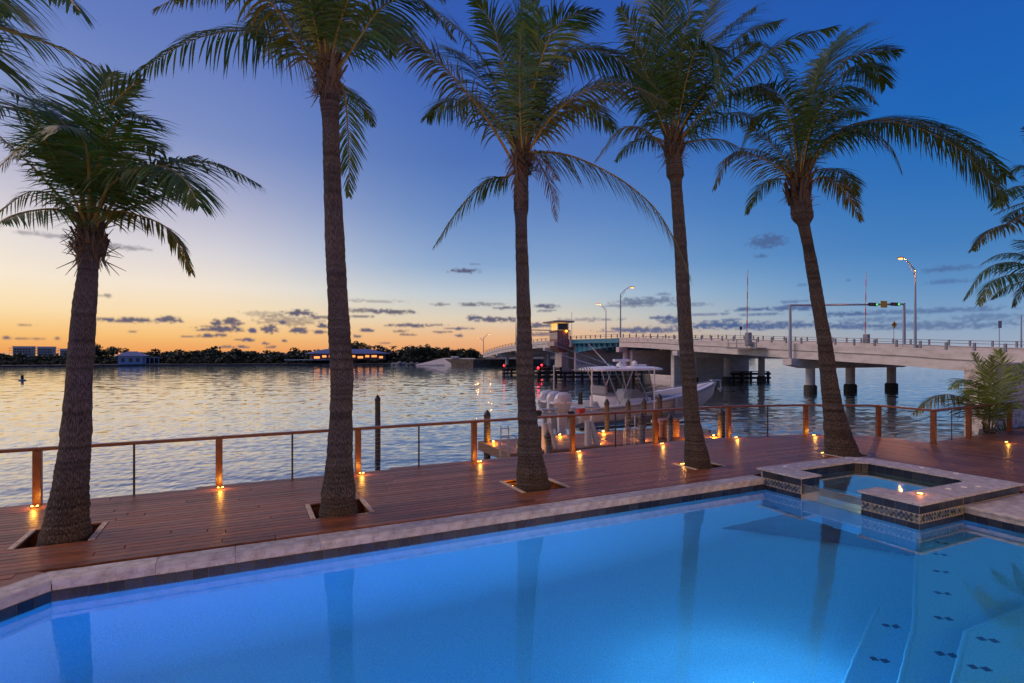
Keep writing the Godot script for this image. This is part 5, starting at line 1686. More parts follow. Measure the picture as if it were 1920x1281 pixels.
	for s in [-1.0, 1.0]:
		for e in [[[2.7, -0.3], [1.75, 1.66]], [[3.2, -0.3], [2.6, 1.66]], [[4.75, -0.3], [4.2, 1.66]], [[4.2, 0.2], [3.4, 1.66]], [[2.55, 0.1], [3.25, 1.66]]]:
			m = MB.new()
			m.tube([o + Vector3(e[0][0], e[0][1], 0.78 * s), o + Vector3(e[1][0], e[1][1], 0.84 * s)], 0.028, 8)
			put(m, "top_leg", M.steel, t)
	for k in 6:
		m = MB.new()
		m.tube([o + Vector3(1.05, 1.6, -0.6 + k * 0.24), o + Vector3(0.85, 1.92, -0.6 + k * 0.24)], 0.026, 8)
		put(m, "rod_holder", M.steel, t)
	m = MB.new()
	m.lathe(o + Vector3(3.2, 1.84, 0), [Vector2(0.24, 0.0), Vector2(0.23, 0.12), Vector2(0.1, 0.2), Vector2(0.08, 0.28)], 16)
	m.cbox(o + Vector3(3.2, 2.14, 0), Vector3(1.35, 0.12, 0.16), 0.04, Basis(Vector3.UP, 0.35))
	put(m, "radar", M.white_paint, t)
	m = MB.new()
	m.ball(o + Vector3(3.85, 1.98, 0.2), Vector3(0.13, 0.15, 0.13))
	m.cbox(o + Vector3(4.2, 1.86, 0.1), Vector3(0.7, 0.14, 0.4), 0.03)
	put(m, "light_dome", M.white_paint, t)
	for s in [-1.0, 1.0]:
		m = MB.new()
		m.tube([o + Vector3(2.5, 1.8, 0.75 * s), o + Vector3(0.2, 2.45, 1.0 * s), o + Vector3(-1.2, 2.85, 1.1 * s)], [0.022, 0.016, 0.008], 6)
		put(m, "outrigger", M.steel, t)
	m = MB.new()
	m.tube([o + Vector3(2.9, 1.8, -0.5), o + Vector3(1.6, 2.95, -0.5)], [0.03, 0.014], 6)
	put(m, "antenna", M.white_paint, t)
	for s in [-1.0, 1.0]:
		m = MB.new()
		var pts := []
		for i in range(14, 24):
			var p: Vector3 = hull_ring(i / 24.0, o)[7]
			pts.append(Vector3(p.x, p.y + 0.10, o.z + (p.z - o.z - 0.12) * s))
		m.tube(pts, 0.016, 6)
		put(m, "bow_rail", M.steel, t)
	m = MB.new()
	m.cbox(o + Vector3(9.45, 1.02, 0), Vector3(0.7, 0.07, 0.22), 0.02)
	m.tube([o + Vector3(9.8, 1.0, 0), o + Vector3(9.85, 0.55, 0)], 0.03, 6)
	m.loft([[o + Vector3(9.72, 0.6, -0.16), o + Vector3(9.98, 0.6, -0.16), o + Vector3(9.98, 0.6, 0.16), o + Vector3(9.72, 0.6, 0.16)], [o + Vector3(9.82, 0.38, -0.02), o + Vector3(9.88, 0.38, -0.02), o + Vector3(9.88, 0.38, 0.02), o + Vector3(9.82, 0.38, 0.02)]])
	put(m, "anchor", M.galvanized, t)
	m = MB.new()
	m.tube([o + Vector3(0.05, 0.2, 1.2), o + Vector3(0.05, 0.75, 1.2)], [0.11, 0.09], 10)
	put(m, "fender", M.black_paint, t)
	m = MB.new()
	m.box(o + Vector3(5.5, -0.05, 1.6), Vector3(0.5, 0.75, 0.16))
	put(m, "hull_fender", M.grey_paint, t)
	for z in [-0.72, 0.0, 0.72]:
		var eng := MB.new()
		var er := []
		for e in [[-0.16, 0.30, 0.16], [0.0, 0.42, 0.23], [0.22, 0.47, 0.26], [0.45, 0.45, 0.26], [0.62, 0.36, 0.23], [0.72, 0.2, 0.15]]:
			var rg := []
			for k in 12:
				var a := TAU * k / 12
				rg.append(o + Vector3(-0.62 + 0.1 * e[0] + cos(a) * e[1], e[0], z + sin(a) * e[2]))
			er.append(rg)
		eng.loft(er)
		var cow := put(eng, "outboard", M.cowling, t)
		var b := MB.new()
		b.box(o + Vector3(-0.7, 0.28, z), Vector3(0.99, 0.07, 0.50))
		put(b, "band", M.white_paint, cow)
		b = MB.new()
		b.loft([[o + Vector3(-0.85, -0.17, z - 0.12), o + Vector3(-0.35, -0.17, z - 0.12), o + Vector3(-0.35, -0.17, z + 0.12), o + Vector3(-0.85, -0.17, z + 0.12)], [o + Vector3(-0.8, -1.05, z - 0.05), o + Vector3(-0.5, -1.05, z - 0.05), o + Vector3(-0.5, -1.05, z + 0.05), o + Vector3(-0.8, -1.05, z + 0.05)]])
		b.tube([o + Vector3(-1.0, -1.1, z), o + Vector3(-0.85, -1.1, z), o + Vector3(-0.4, -1.1, z)], [0.03, 0.09, 0.05], 10)
		put(b, "gearcase", M.cowling, cow)
		b = MB.new()
		for k in 3:
			b.box(o + Vector3(-1.0, -1.1, z) + Basis(Vector3.RIGHT, TAU * k / 3.0) * Vector3(0, 0.11, 0), Vector3(0.03, 0.17, 0.12), Basis(Vector3.RIGHT, TAU * k / 3.0) * Basis(Vector3.UP, 0.5))
		put(b, "propeller", M.steel, cow)
		b = MB.new()
		b.cbox(o + Vector3(-0.2, -0.3, z), Vector3(0.3, 0.3, 0.3), 0.03)
		put(b, "mount", M.black_paint, cow)


# ---------------------------------------------------------------- bridge: s runs along it away from us, t across it
const BRIDGE_TOP := [[-80.0, -0.2], [-40.0, 1.3], [-14.0, 2.75], [-4.0, 3.3], [15.0, 4.12], [31.0, 4.87], [45.0, 5.1], [60.0, 5.2], [75.0, 5.0], [99.5, 4.0], [119.0, 2.45], [150.0, 1.2]]
const BRIDGE_WIDE := 15.4
var BB := Basis(Vector3(0.9916, 0, 0.129), Vector3.UP, Vector3(-0.129, 0, 0.9916))


func B(s: float, t: float, y: float) -> Vector3:
	return W(50.0 + 0.129 * s + 0.9916 * t, 38.0 + 0.9916 * s - 0.129 * t, y)


func road_y(s: float) -> float:
	var k := 0
	while k < BRIDGE_TOP.size() - 2 and s > BRIDGE_TOP[k + 1][0]:
		k += 1
	var a: Array = BRIDGE_TOP[k]
	var b: Array = BRIDGE_TOP[k + 1]
	var p: Array = BRIDGE_TOP[maxi(k - 1, 0)]
	var n: Array = BRIDGE_TOP[mini(k + 2, BRIDGE_TOP.size() - 1)]
	return cubic_interpolate(a[1], b[1], p[1], n[1], (s - a[0]) / (b[0] - a[0]))


# a beam that follows the road from s0 to s1; its cross section is a list of [t, y below the barrier top]
func road_beam(parent: Node3D, called: String, material: Material, s0: float, s1: float, section: Array) -> void:
	var m := MB.new()
	var rings := []
	var cnt := maxi(2, int((s1 - s0) / 2.5))
	for i in cnt + 1:
		var s := lerpf(s0, s1, float(i) / cnt)
		var y := road_y(s)
		var r := []
		for e in section:
			r.append(B(s, e[0], y + e[1]))
		rings.append(r)
	m.loft(rings)
	put(m, called, material, parent)


func build_bridge() -> void:
	rng.seed = 61
	var d := thing("bridge", B(20, 8, SEA), "long low concrete road bridge crossing the bay to the far shore", "bridge")
	var bents := [-60.0, -40.0, -20.0, 0.0, 19.0, 35.4]
	var spans := [[-78.0, -60.0], [-60.0, -40.0], [-40.0, -20.0], [-20.0, 0.0], [0.0, 19.0], [19.0, 35.4], [54.0, 66.0], [66.0, 84.0], [84.0, 101.0], [101.0, 118.0]]
	for sp in spans:
		var a: float = sp[0] + 0.02
		var b: float = sp[1] - 0.02
		road_beam(d, "road_slab", M.road, a, b, [[0.35, -0.62], [BRIDGE_WIDE - 0.35, -0.62], [BRIDGE_WIDE - 0.35, -0.85], [0.35, -0.85]])
		for t in [0.0, BRIDGE_WIDE]:
			var s := 1.0 if t == 0.0 else -1.0
			road_beam(d, "barrier", M.concrete, a, b, [[t, -0.03], [t + s * 0.04, 0.0], [t + s * 0.26, 0.0], [t + s * 0.3, -0.03], [t + s * 0.3, -0.66], [t, -0.66]])
			road_beam(d, "edge_ledge", M.concrete, a, b, [[t - s * 0.08, -0.665], [t + s * 0.33, -0.665], [t + s * 0.33, -0.74], [t - s * 0.02, -0.74]])
		for t in [0.22, 3.9, 7.6, 11.3, 15.0]:
			road_beam(d, "girder", M.concrete, a, b, [[t - 0.2, -0.745 if t in [0.22, 15.0] else -0.86], [t + 0.2, -0.745 if t in [0.22, 15.0] else -0.86], [t + 0.24, -1.5], [t - 0.24, -1.5]])
	for b in bents + [66.0, 84.0, 101.0]:
		if b > 30.0 and b < 60.0:
			continue
		var y: float = road_y(b)
		var m := MB.new()
		m.loft([[B(b - 0.55, -0.9, y - 1.52), B(b + 0.55, -0.9, y - 1.52), B(b + 0.55, -0.9, y - 2.15), B(b - 0.55, -0.9, y - 2.15)], [B(b - 0.55, 1.0, y - 1.52), B(b + 0.55, 1.0, y - 1.52), B(b + 0.55, 1.0, y - 2.5), B(b - 0.55, 1.0, y - 2.5)], [B(b - 0.55, 14.4, y - 1.52), B(b + 0.55, 14.4, y - 1.52), B(b + 0.55, 14.4, y - 2.5), B(b - 0.55, 14.4, y - 2.5)], [B(b - 0.55, 16.3, y - 1.52), B(b + 0.55, 16.3, y - 1.52), B(b + 0.55, 16.3, y - 2.15), B(b - 0.55, 16.3, y - 2.15)]])
		put(m, "pier_cap", M.concrete, d)
		for t in [2.1, 7.5, 13.4]:
			m = MB.new()
			m.tube([B(b, t, SEA - 3.0), B(b, t, y - 2.48)], 0.44, 18)
			var c := put(m, "column", M.concrete, d)
			m = MB.new()
			m.lathe(B(b, t, SEA), [Vector2(0.62, -1.0), Vector2(0.62, 0.62), Vector2(0.5, 0.75)], 18)
			put(m, "collar", M.tide_growth, c)
	# rest pier, bascule pier, teal leaf between them
	for q in [[22.5, 34.6, 1.4, 14.4, 1.55], [54.2, 64.0, 1.0, 14.6, 1.0]]:
		var y: float = road_y(q[0]) - q[4]
		var mid_y: float = (y + SEA - 3.0) / 2
		var high: float = y - SEA + 3.0
		for e in [q[0] + 0.4, q[1] - 0.4]:  # an open machinery pit between two cross walls and a back wall
			var w := MB.new()
			w.cbox(B(e, (q[2] + q[3]) / 2, mid_y), Vector3(q[3] - q[2], high, 0.8), 0.08, BB)
			put(w, "pier_wall", M.concrete, d)
		var back := MB.new()
		back.cbox(B((q[0] + q[1]) / 2, q[3] - 0.4, mid_y), Vector3(0.8, high - 0.02, q[1] - q[0] - 1.61), 0.08, BB)
		put(back, "pier_wall", M.concrete, d)
		var sill := MB.new()
		sill.cbox(B((q[0] + q[1]) / 2, q[2] + 0.3, SEA - 0.7), Vector3(0.6, 3.0, q[1] - q[0] - 1.61), 0.08, BB)
		put(sill, "pier_sill", M.concrete, d)
	var m := MB.new()
	var y35 := road_y(35.4)
	m.cbox(B(34.9, 0.2, y35 - 1.95), Vector3(1.6, 0.8, 1.0), 0.05, BB)
	put(m, "bearing_block", M.concrete, d)
	m = MB.new()
	m.tube([B(34.9, 0.9, SEA - 2), B(34.9, 0.9, y35 - 2.3)], 0.42, 16)
	put(m, "column", M.concrete, d)
	road_beam(d, "leaf_deck", M.teal_paint, 35.6, 53.8, [[0.3, -0.62], [BRIDGE_WIDE - 0.3, -0.62], [BRIDGE_WIDE - 0.3, -0.85], [0.3, -0.85]])
	for t in [0.0, BRIDGE_WIDE - 0.3]:
		road_beam(d, "leaf_fascia", M.teal_paint, 35.6, 53.8, [[t, -0.1], [t + 0.3, -0.1], [t + 0.3, -0.86], [t, -0.86]])
	for t in [0.9, 7.4, 14.0]:
		m = MB.new()
		var rings := []
		for i in 13:
			var f := i / 12.0
			var s := lerpf(35.7, 53.7, f)
			var y := road_y(s)
			var low := lerpf(1.35, 2.7, pow(f, 1.3))
			rings.append([B(s, t - 0.2, y - 0.87), B(s, t + 0.2, y - 0.87), B(s, t + 0.2, y - low), B(s, t - 0.2, y - low)])
		m.loft(rings)
		put(m, "leaf_girder", M.teal_paint, d)
	for k in 9:
		var s := 36.6 + k * 2.0
		m = MB.new()
		m.box(B(s, 0.55, road_y(s) - 1.15), Vector3(0.62, 0.55, 0.12), BB)
		m.box(B(s, 0.66, road_y(s) - 1.5 - k * 0.05), Vector3(0.1, 0.9, 0.1), BB)
		put(m, "leaf_bracket", M.teal_paint, d)
	# metal rails on posts, both sides
	for t in [0.15, BRIDGE_WIDE - 0.15]:
		var s := -30.0
		while s < 116.0:
			m = MB.new()
			m.box(B(s, t, road_y(s) + 0.28), Vector3(0.12, 0.62, 0.16), BB)
			put(m, "rail_post", M.grey_paint, d)
			s += 1.95 if s < 50.0 else 2.6
		for sp in [[-78.0, 0.0], [0.0, 35.0], [35.5, 53.8], [54.0, 117.0]]:
			for y in [0.26, 0.54]:
				if t > 1.0 or y < 0.3 or sp[0] >= 35.0:
					road_beam(d, "rail_bar", M.grey_paint, sp[0], sp[1], [[t - 0.035, y + 0.03], [t + 0.035, y + 0.03], [t + 0.035, y - 0.03], [t - 0.035, y - 0.03]])
	m = MB.new()
	m.prism(PackedVector2Array([Vector2(62, 155), Vector2(90, 150), Vector2(140, 240), Vector2(60, 260), Vector2(58, 170)]), SEA - 1, 0.6)
	put(m, "approach_bank", M.sand_bank, d)
	# control tower
	var tw := thing("bridge_tower", B(57, -1.2, SEA), "small bridge keeper's tower with lit windows beside the bridge", "tower")
	var yb := 2.7
	m = MB.new()
	m.cbox(B(57.0, -0.55, (yb + SEA - 2) / 2), Vector3(1.5, yb - SEA + 2, 2.6), 0.05, BB)
	put(m, "leg", M.cream_stucco, tw)
	m = MB.new()
	m.loft([[B(55.0, -2.45, 3.4), B(59.0, -2.45, 3.4), B(59.0, -0.05, 3.4), B(55.0, -0.05, 3.4)], [B(56.0, -1.4, 2.6), B(58.0, -1.4, 2.6), B(58.0, -0.05, 2.6), B(56.0, -0.05, 2.6)]])
	put(m, "corbel", M.rose_stucco, tw)
	m = MB.new()
	m.cbox(B(57.0, -1.25, 5.0), Vector3(2.4, 3.2, 4.0), 0.03, BB)
	put(m, "lower_storey", M.rose_stucco, tw)
	m = MB.new()
	m.cbox(B(57.0, -2.46, 5.85), Vector3(0.04, 1.3, 3.96), 0.01, BB)
	put(m, "left_cladding", M.cream_stucco, tw)
	m = MB.new()
	m.cbox(B(57.0, -1.25, 6.78), Vector3(2.5, 0.32, 4.1), 0.03, BB)
	put(m, "string_course", M.rose_stucco, tw)
	m = MB.new()
	for p in [[55.1, -2.35], [58.9, -2.35], [55.1, -0.15], [58.9, -0.15]]:
		m.box(B(p[0], p[1], 7.65), Vector3(0.16, 1.4, 0.16), BB)
	for p in [56.0, 57.0, 58.0]:
		m.box(B(p, -2.36, 7.65), Vector3(0.08, 1.4, 0.1), BB)
	put(m, "window_frame", M.white_paint, tw)
	m = MB.new()
	m.box(B(57.0, -1.25, 7.65), Vector3(1.9, 1.3, 3.5), BB)
	put(m, "lit_room", M.window_light, tw)
	m = MB.new()
	m.box(B(55.06, -1.25, 7.62), Vector3(2.0, 1.3, 0.04), BB)
	put(m, "dark_pane", M.dark_window, tw)
	m = MB.new()
	m.loft([[B(54.2, -3.5, 8.42), B(59.8, -3.5, 8.42), B(59.8, 0.7, 8.42), B(54.2, 0.7, 8.42)], [B(54.1, -3.6, 8.72), B(59.9, -3.6, 8.72), B(59.9, 0.8, 8.72), B(54.1, 0.8, 8.72)], [B(56.0, -1.8, 8.95), B(58.0, -1.8, 8.95), B(58.0, -0.8, 8.95), B(56.0, -0.8, 8.95)]])
	put(m, "roof", M.cream_stucco, tw)
	for e in [[-1.75, 0.5, 0.9], [-0.8, 0.7, 1.35]]:
		m = MB.new()
		m.box(B(54.98, e[0], 4.85), Vector3(e[1], e[2], 0.04), BB)
		put(m, "panel", M.cream_stucco, tw)
		m = MB.new()
		m.box(B(54.95, e[0], 4.85), Vector3(e[1] - 0.16, e[2] - 0.16, 0.03), BB)
		put(m, "panel_door", M.rose_stucco, tw)
	m = MB.new()
	m.cbox(B(57.0, -2.75, 4.3), Vector3(0.6, 0.9, 3.6), 0.04, BB)
	put(m, "balcony", M.cream_stucco, tw)
	# street lamps
	street_lamp(-1.5, 14.9, 11.4, -1.0, 260.0, "nearest street lamp, glowing orange above the bridge's far side", true)
	street_lamp(35.5, 0.3, 12.1, 1.0, 110.0, "street lamp with its arm to the right, on the bridge's near side", true)
	street_lamp(67.9, 14.9, 12.4, -1.0, 130.0, "street lamp with its arm to the left, beside the bridge tower", true)
	street_lamp(88.0, 0.3, 10.1, 1.0, 0.0, "unlit street lamp left of the middle palm's trunk", false)
	street_lamp(132.0, 4.0, 7.6, 1.0, 40.0, "tiny far street lamp on the bridge's far approach", true)
	street_lamp(150.0, 9.0, 7.0, -1.0, 30.0, "farthest tiny street lamp, low over the bridge's end", true)
	# gantry with signals
	var g := thing("signal_gantry", B(0, -0.5, 2.0), "thin steel gantry over the bridge carrying traffic signals", "gantry")
	for t in [[-0.5, 7.35, road_y(0) - 1.5], [15.3, 8.0, road_y(0) - 0.6]]:
		m = MB.new()
		m.tube([B(0, t[0], t[2]), B(0, t[0], t[1])], [0.17, 0.12], 10)
		put(m, "column", M.galvanized, g)
	m = MB.new()
	m.tube([B(0, -0.5, 7.3), B(0, 15.3, 7.85)], 0.1, 8)
	put(m, "arm", M.galvanized, g)
	for k in [[10.4, 0.0], [13.6, 0.0]]:
		m = MB.new()
		m.cbox(B(-0.25, k[0], 7.3 + 0.035 * k[0]), Vector3(1.15, 0.36, 0.25), 0.04, BB)
		var h := put(m, "signal", M.black_paint, g)
		m = MB.new()
		m.lathe(B(-0.4, k[0] + 0.38, 7.3 + 0.035 * k[0]), [Vector2(0.13, 0.0), Vector2(0.1, 0.03), Vector2(0.001, 0.05)], 10, BB * Basis(Vector3.RIGHT, PI / 2))
		put(m, "green_light", M.green_lens, h)
		m = MB.new()
		m.lathe(B(-0.4, k[0] - 0.38, 7.3 + 0.035 * k[0]), [Vector2(0.13, 0.0), Vector2(0.1, 0.03), Vector2(0.001, 0.05)], 10, BB * Basis(Vector3.RIGHT, PI / 2))
		put(m, "red_lens_off", M.red_paint, h)
	m = MB.new()
	m.cbox(B(-0.3, 11.9, 7.72), Vector3(0.95, 0.72, 0.04), 0.01, BB)
	put(m, "yellow_sign", M.yellow_paint, g)
	# a second gantry by the tower
	g = thing("far_signal_gantry", B(70, 0.5, 3.0), "small dark signal arm with an amber light by the bridge tower", "gantry")
	m = MB.new()
	m.tube([B(64.5, 4.5, road_y(64)), B(64.5, 4.5, 7.3), B(64.5, 4.5, 7.32)], 0.1, 8)
	put(m, "column", M.black_paint, g)
	m = MB.new()
	m.tube([B(64.5, 4.5, 7.3), B(64.5, -4.5, 7.3)], 0.09, 8)
	put(m, "arm", M.black_paint, g)
	m = MB.new()
	m.ball(B(54.7, -0.7, 6.75), Vector3(0.2, 0.2, 0.2))
	put(m, "amber_light", M.amber_lens, g)
	# gate arms standing up
	for k in [[5.9, -0.45, 11.6, "near"], [4.8, 15.7, 12.0, "far"]]:
		var y := road_y(k[0])
		var ga := thing("barrier_gate", B(k[0], k[1], y - 0.6), "raised red and white barrier arm on the bridge's %s side" % k[3], "barrier", "raised barrier arms")
		m = MB.new()
		m.cbox(B(k[0], k[1], y + 0.3), Vector3(0.5, 1.5, 0.6), 0.05, BB)
		put(m, "machine", M.grey_paint, ga)
		var n := 9
		for i in n:
			var y0 := lerpf(y + 0.8, k[2], float(i) / n)
			var y1 := lerpf(y + 0.8, k[2], (i + 1.0) / n)
			m = MB.new()
			m.box(B(k[0] - 0.015 * i, k[1] - 0.2, (y0 + y1) / 2), Vector3(0.06, y1 - y0, lerpf(0.11, 0.05, float(i) / n)), BB)
			put(m, "arm_band", M.red_paint if i % 2 else M.galvanized, ga)
		if k[3] == "near":
			m = MB.new()
			m.box(B(k[0], -0.75, y - 0.7), Vector3(1.3, 0.1, 4.6), BB)
			put(m, "platform", M.grey_paint, ga)
			for e in [-2.2, -0.8, 0.8, 2.2]:
				m = MB.new()
				m.box(B(k[0] + e, -1.35, y - 0.2), Vector3(0.06, 1.0, 0.06), BB)
				put(m, "platform_post", M.grey_paint, ga)
			for e in [0.25, -0.15]:
				m = MB.new()
				m.box(B(k[0], -1.35, y + e), Vector3(0.05, 0.05, 4.5), BB)
				put(m, "platform_rail", M.grey_paint, ga)
	# signs
	for k in [[1.4, 15.6, 5.66, 0.62, 0.62, "yellow", "yellow diamond warning sign with a black arrow on the bridge"], [-8.9, 15.6, 5.2, 0.5, 0.68, "grey", "small square grey sign at the bridge's right end"], [25.7, 15.6, 6.3, 0.42, 0.52, "dark", "tiny dark square sign above the bridge's middle"]]:
		var y := road_y(k[0])
		var sg := thing("road_sign", B(k[0], k[1], y - 0.3), k[6], "sign")
		m = MB.new()
		m.tube([B(k[0], k[1], y - 0.6), B(k[0], k[1], k[2])], 0.035, 6)
		put(m, "pole", M.galvanized, sg)
		m = MB.new()
		var turn := BB * Basis(Vector3.BACK, PI / 4 if k[5] == "yellow" else 0.0)
		m.cbox(B(k[0] - 0.06, k[1], k[2]), Vector3(k[3], k[4], 0.03), 0.008, turn)
		put(m, "plate", {"yellow": M.yellow_paint, "grey": M.grey_paint, "dark": M.black_paint}[k[5]], sg)
		if k[5] == "yellow":
			m = MB.new()
			m.box(B(k[0] - 0.085, k[1], k[2] - 0.06), Vector3(0.09, 0.26, 0.012), BB)
			m.box(B(k[0] - 0.085, k[1] - 0.07, k[2] + 0.1), Vector3(0.2, 0.08, 0.012), BB * Basis(Vector3.BACK, 0.7))
			m.box(B(k[0] - 0.0855, k[1] + 0.07, k[2] + 0.1), Vector3(0.2, 0.08, 0.012), BB * Basis(Vector3.BACK, -0.7))
			put(m, "arrow", M.black_paint, sg)
	for k in [[-10.6, 15.7, 5.9, "thin grey pole at the bridge's right end"], [80.0, 12.0, 12.5, "thin bare pole behind the teal bridge leaf"]]:
		var y := road_y(k[0])
		var pl := thing("bare_pole", B(k[0], k[1], y - 0.5), k[3], "pole")
		m = MB.new()
		m.tube([B(k[0], k[1], y - 0.6), B(k[0], k[1], k[2])], [0.08, 0.05], 8)
		put(m, "pole", M.galvanized, pl)
		m = MB.new()
		m.lathe(B(k[0], k[1], k[2]), [Vector2(0.07, -0.05), Vector2(0.07, 0.02), Vector2(0.002, 0.06)], 8)
		put(m, "cap", M.galvanized, pl)
	# timber fenders
	fender(B(31, 1.5, 0), B(33.6, -14.7, 0), 13, "long dark timber fender before the teal leaf, red lamp at its end", true)
	fender(B(53, -2.6, 0), B(50.3, -14.8, 0), 9, "dark timber fender with a red lamp behind the middle palm's trunk", true)
	fender(B(24, 5.0, 0), B(21.4, 16.8, 0), 10, "timber fender under the bridge between the two right palms", false)


func street_lamp(s: float, t: float, top: float, arm: float, energy: float, label: String, lit: bool) -> void:
	var y := road_y(s) - 0.5
	var d := thing("street_lamp", B(s, t, y), label, "street lamp", "street lamps on the bridge")
	var m := MB.new()
	m.tube([B(s, t, y), B(s, t, y + 3), B(s, t, top)], [0.15, 0.12, 0.075], 10)
	put(m, "pole", M.galvanized, d)
	var tip := B(s, t + arm * 1.75, top + 1.15)
	m = MB.new()
	m.tube([B(s, t, top - 0.1), B(s, t + arm * 0.7, top + 0.55), B(s, t + arm * 1.4, top + 1.05), tip], [0.06, 0.05, 0.045, 0.04], 8)
	m.tube([B(s, t, top - 0.75), B(s, t + arm * 0.7, top + 0.25), B(s, t + arm * 1.4, top + 0.98)], [0.035, 0.03, 0.03], 6)
	put(m, "arm", M.galvanized, d)
	var head := B(s, t + arm * 2.15, top + 1.17)
	m = MB.new()
	m.ball(head, Vector3(0.45, 0.1, 0.2), BB)
	put(m, "head", M.grey_paint, d)
	m = MB.new()
	m.ball(head - Vector3(0, 0.09, 0), Vector3(0.3, 0.13, 0.17), BB)
	put(m, "lens", M.street_lens if lit else M.glass, d)
	if lit:
		lamp("street_light", head - Vector3(0, 0.12, 0), Color(1.0, 0.62, 0.26), energy, d, 0.15)


func fender(a: Vector3, b: Vector3, cnt: int, label: String, red: bool) -> void:
	a.y = SEA
	b.y = SEA
	var d := thing("timber_fender", a, label, "fender", "timber bridge fenders")
	var e := (b - a)
	var bas := Basis(Vector3.UP, Vector2(e.x, -e.z).angle())
	for k in cnt:
		var p := a + e * (float(k) / (cnt - 1))
		var m := MB.new()
		m.tube([p + Vector3(0, -2, 0), p + Vector3(0, rng.randf_range(1.1, 1.4), 0)], 0.2, 8)
		put(m, "pile", M.timber_dark, d)
	for y in [0.35, 0.95]:
		var m := MB.new()
		m.box((a + b) / 2 + Vector3(0, y, 0) + bas * Vector3(0, 0, 0.26), Vector3(e.length() + 0.5, 0.32, 0.14), bas)
		put(m, "wale", M.timber_dark, d)
	var m := MB.new()
	m.box((a + b) / 2 + Vector3(0, 1.28, 0) + bas * Vector3(0, 0, -0.3), Vector3(e.length(), 0.08, 0.9), bas)
	put(m, "walkway", M.timber_dark, d)
	if red:
		for f in ([0.35, 1.0] if cnt > 8 else [1.0]):
			var p: Vector3 = a + e * f + Vector3(0, 1.6, 0)
			m = MB.new()
			m.lathe(p, [Vector2(0.1, -0.3), Vector2(0.1, 0.0), Vector2(0.08, 0.02)], 8)
			put(m, "lamp_post", M.black_paint, d)
			m = MB.new()
			m.ball(p + Vector3(0, 0.14, 0), Vector3(0.15, 0.2, 0.15))
			put(m, "red_lamp", M.red_lens, d)
			lamp("red_light", p + Vector3(0, 0.14, 0), Color(1.0, 0.04, 0.06), 1.6, d, 0.12)


# ---------------------------------------------------------------- far shore
func clump(m: MB, o: Vector3, r: Vector3, cnt: int, leaf: float, tone: Color) -> void:
	for k in cnt:
		var q := Vector3(rng.randfn(), rng.randfn(), rng.randfn()).normalized() * pow(rng.randf(), 0.4)
		var p := o + q * r
		var a := Vector3(rng.randfn(), rng.randfn() * 0.6, rng.randfn()).normalized()
		var b := a.cross(Vector3(rng.randfn(), rng.randfn(), rng.randfn())).normalized()
		m.col = tone * rng.randf_range(0.6, 1.35)
		var l := leaf * rng.randf_range(0.6, 1.3)
		m.poly([p - a * l, p - b * l * 0.5, p + a * l, p + b * l * 0.5], a.cross(b))


func far_tree(at: Vector3, h: float, w: float, label: String, called := "shore_tree", group := "trees on the far shore") -> void:
	var t := thing(called, at, label, "tree", group)
	var m := MB.new()
	m.col = Color(0.06, 0.045, 0.035)
	var top := at + Vector3(rng.randf_range(-0.1, 0.1) * h, h * 0.62, 0)
	m.tube([at + Vector3(0, -0.5, 0), at.lerp(top, 0.5), top], [h * 0.035, h * 0.025, h * 0.012], 8)
	for k in 5:
		var a := TAU * k / 5.0 + rng.randf()
		m.tube([at.lerp(top, rng.randf_range(0.5, 0.9)), top + Vector3(cos(a) * w * 0.35, h * rng.randf_range(0.0, 0.25), sin(a) * w * 0.35)], [h * 0.012, h * 0.004], 5)
	put(m, "trunk", M.fibre, t)
	m = MB.new()
	for k in 9:
		var o := at + Vector3(rng.randf_range(-0.38, 0.38) * w, h * rng.randf_range(0.5, 0.9), rng.randf_range(-0.38, 0.38) * w)
		clump(m, o, Vector3(w * 0.22, h * 0.16, w * 0.22), 90, 0.14 * sqrt(w), Color(0.045, 0.06, 0.026))
	put(m, "crown", M.leaf, t)


func far_palm(at: Vector3, h: float, label: String) -> void:
	var t := thing("shore_palm", at, label, "palm tree", "palms on the far shore")
	var m := MB.new()
	m.col = Color(0.06, 0.05, 0.04)
	var top := at + Vector3(rng.randf_range(-0.4, 0.4), h, 0)
	m.tube([at + Vector3(0, -0.5, 0), at.lerp(top, 0.5) + Vector3(0.1, 0, 0), top], [0.2, 0.15, 0.12], 7)
	put(m, "trunk", M.fibre, t)
	for k in 11:
		var a := TAU * k / 11.0 + rng.randf_range(-0.2, 0.2)
		var e := rng.randf_range(-0.3, 0.9)
		var q := Vector3(cos(a), 0, sin(a))
		m = MB.new()
		m.col = Color(0.028, 0.042, 0.014)
		var p := top
		var dir := (q + Vector3.UP * e).normalized()
		var across := q.cross(Vector3.UP)
		for i in 5:
			dir = (dir + Vector3.DOWN * 0.22).normalized()
			var nx := p + dir * 0.36
			var w0: float = [0.06, 0.26, 0.34, 0.28, 0.16][i]
			var w1: float = [0.26, 0.34, 0.28, 0.16, 0.01][i]
			for s in [-1.0, 1.0]:
				m.poly([p, nx, nx + across * w1 * s + Vector3(0, -w1 * 0.6, 0), p + across * w0 * s + Vector3(0, -w0 * 0.6, 0)], Vector3.UP)
			p = nx
		put(m, "frond", M.leaf, t)


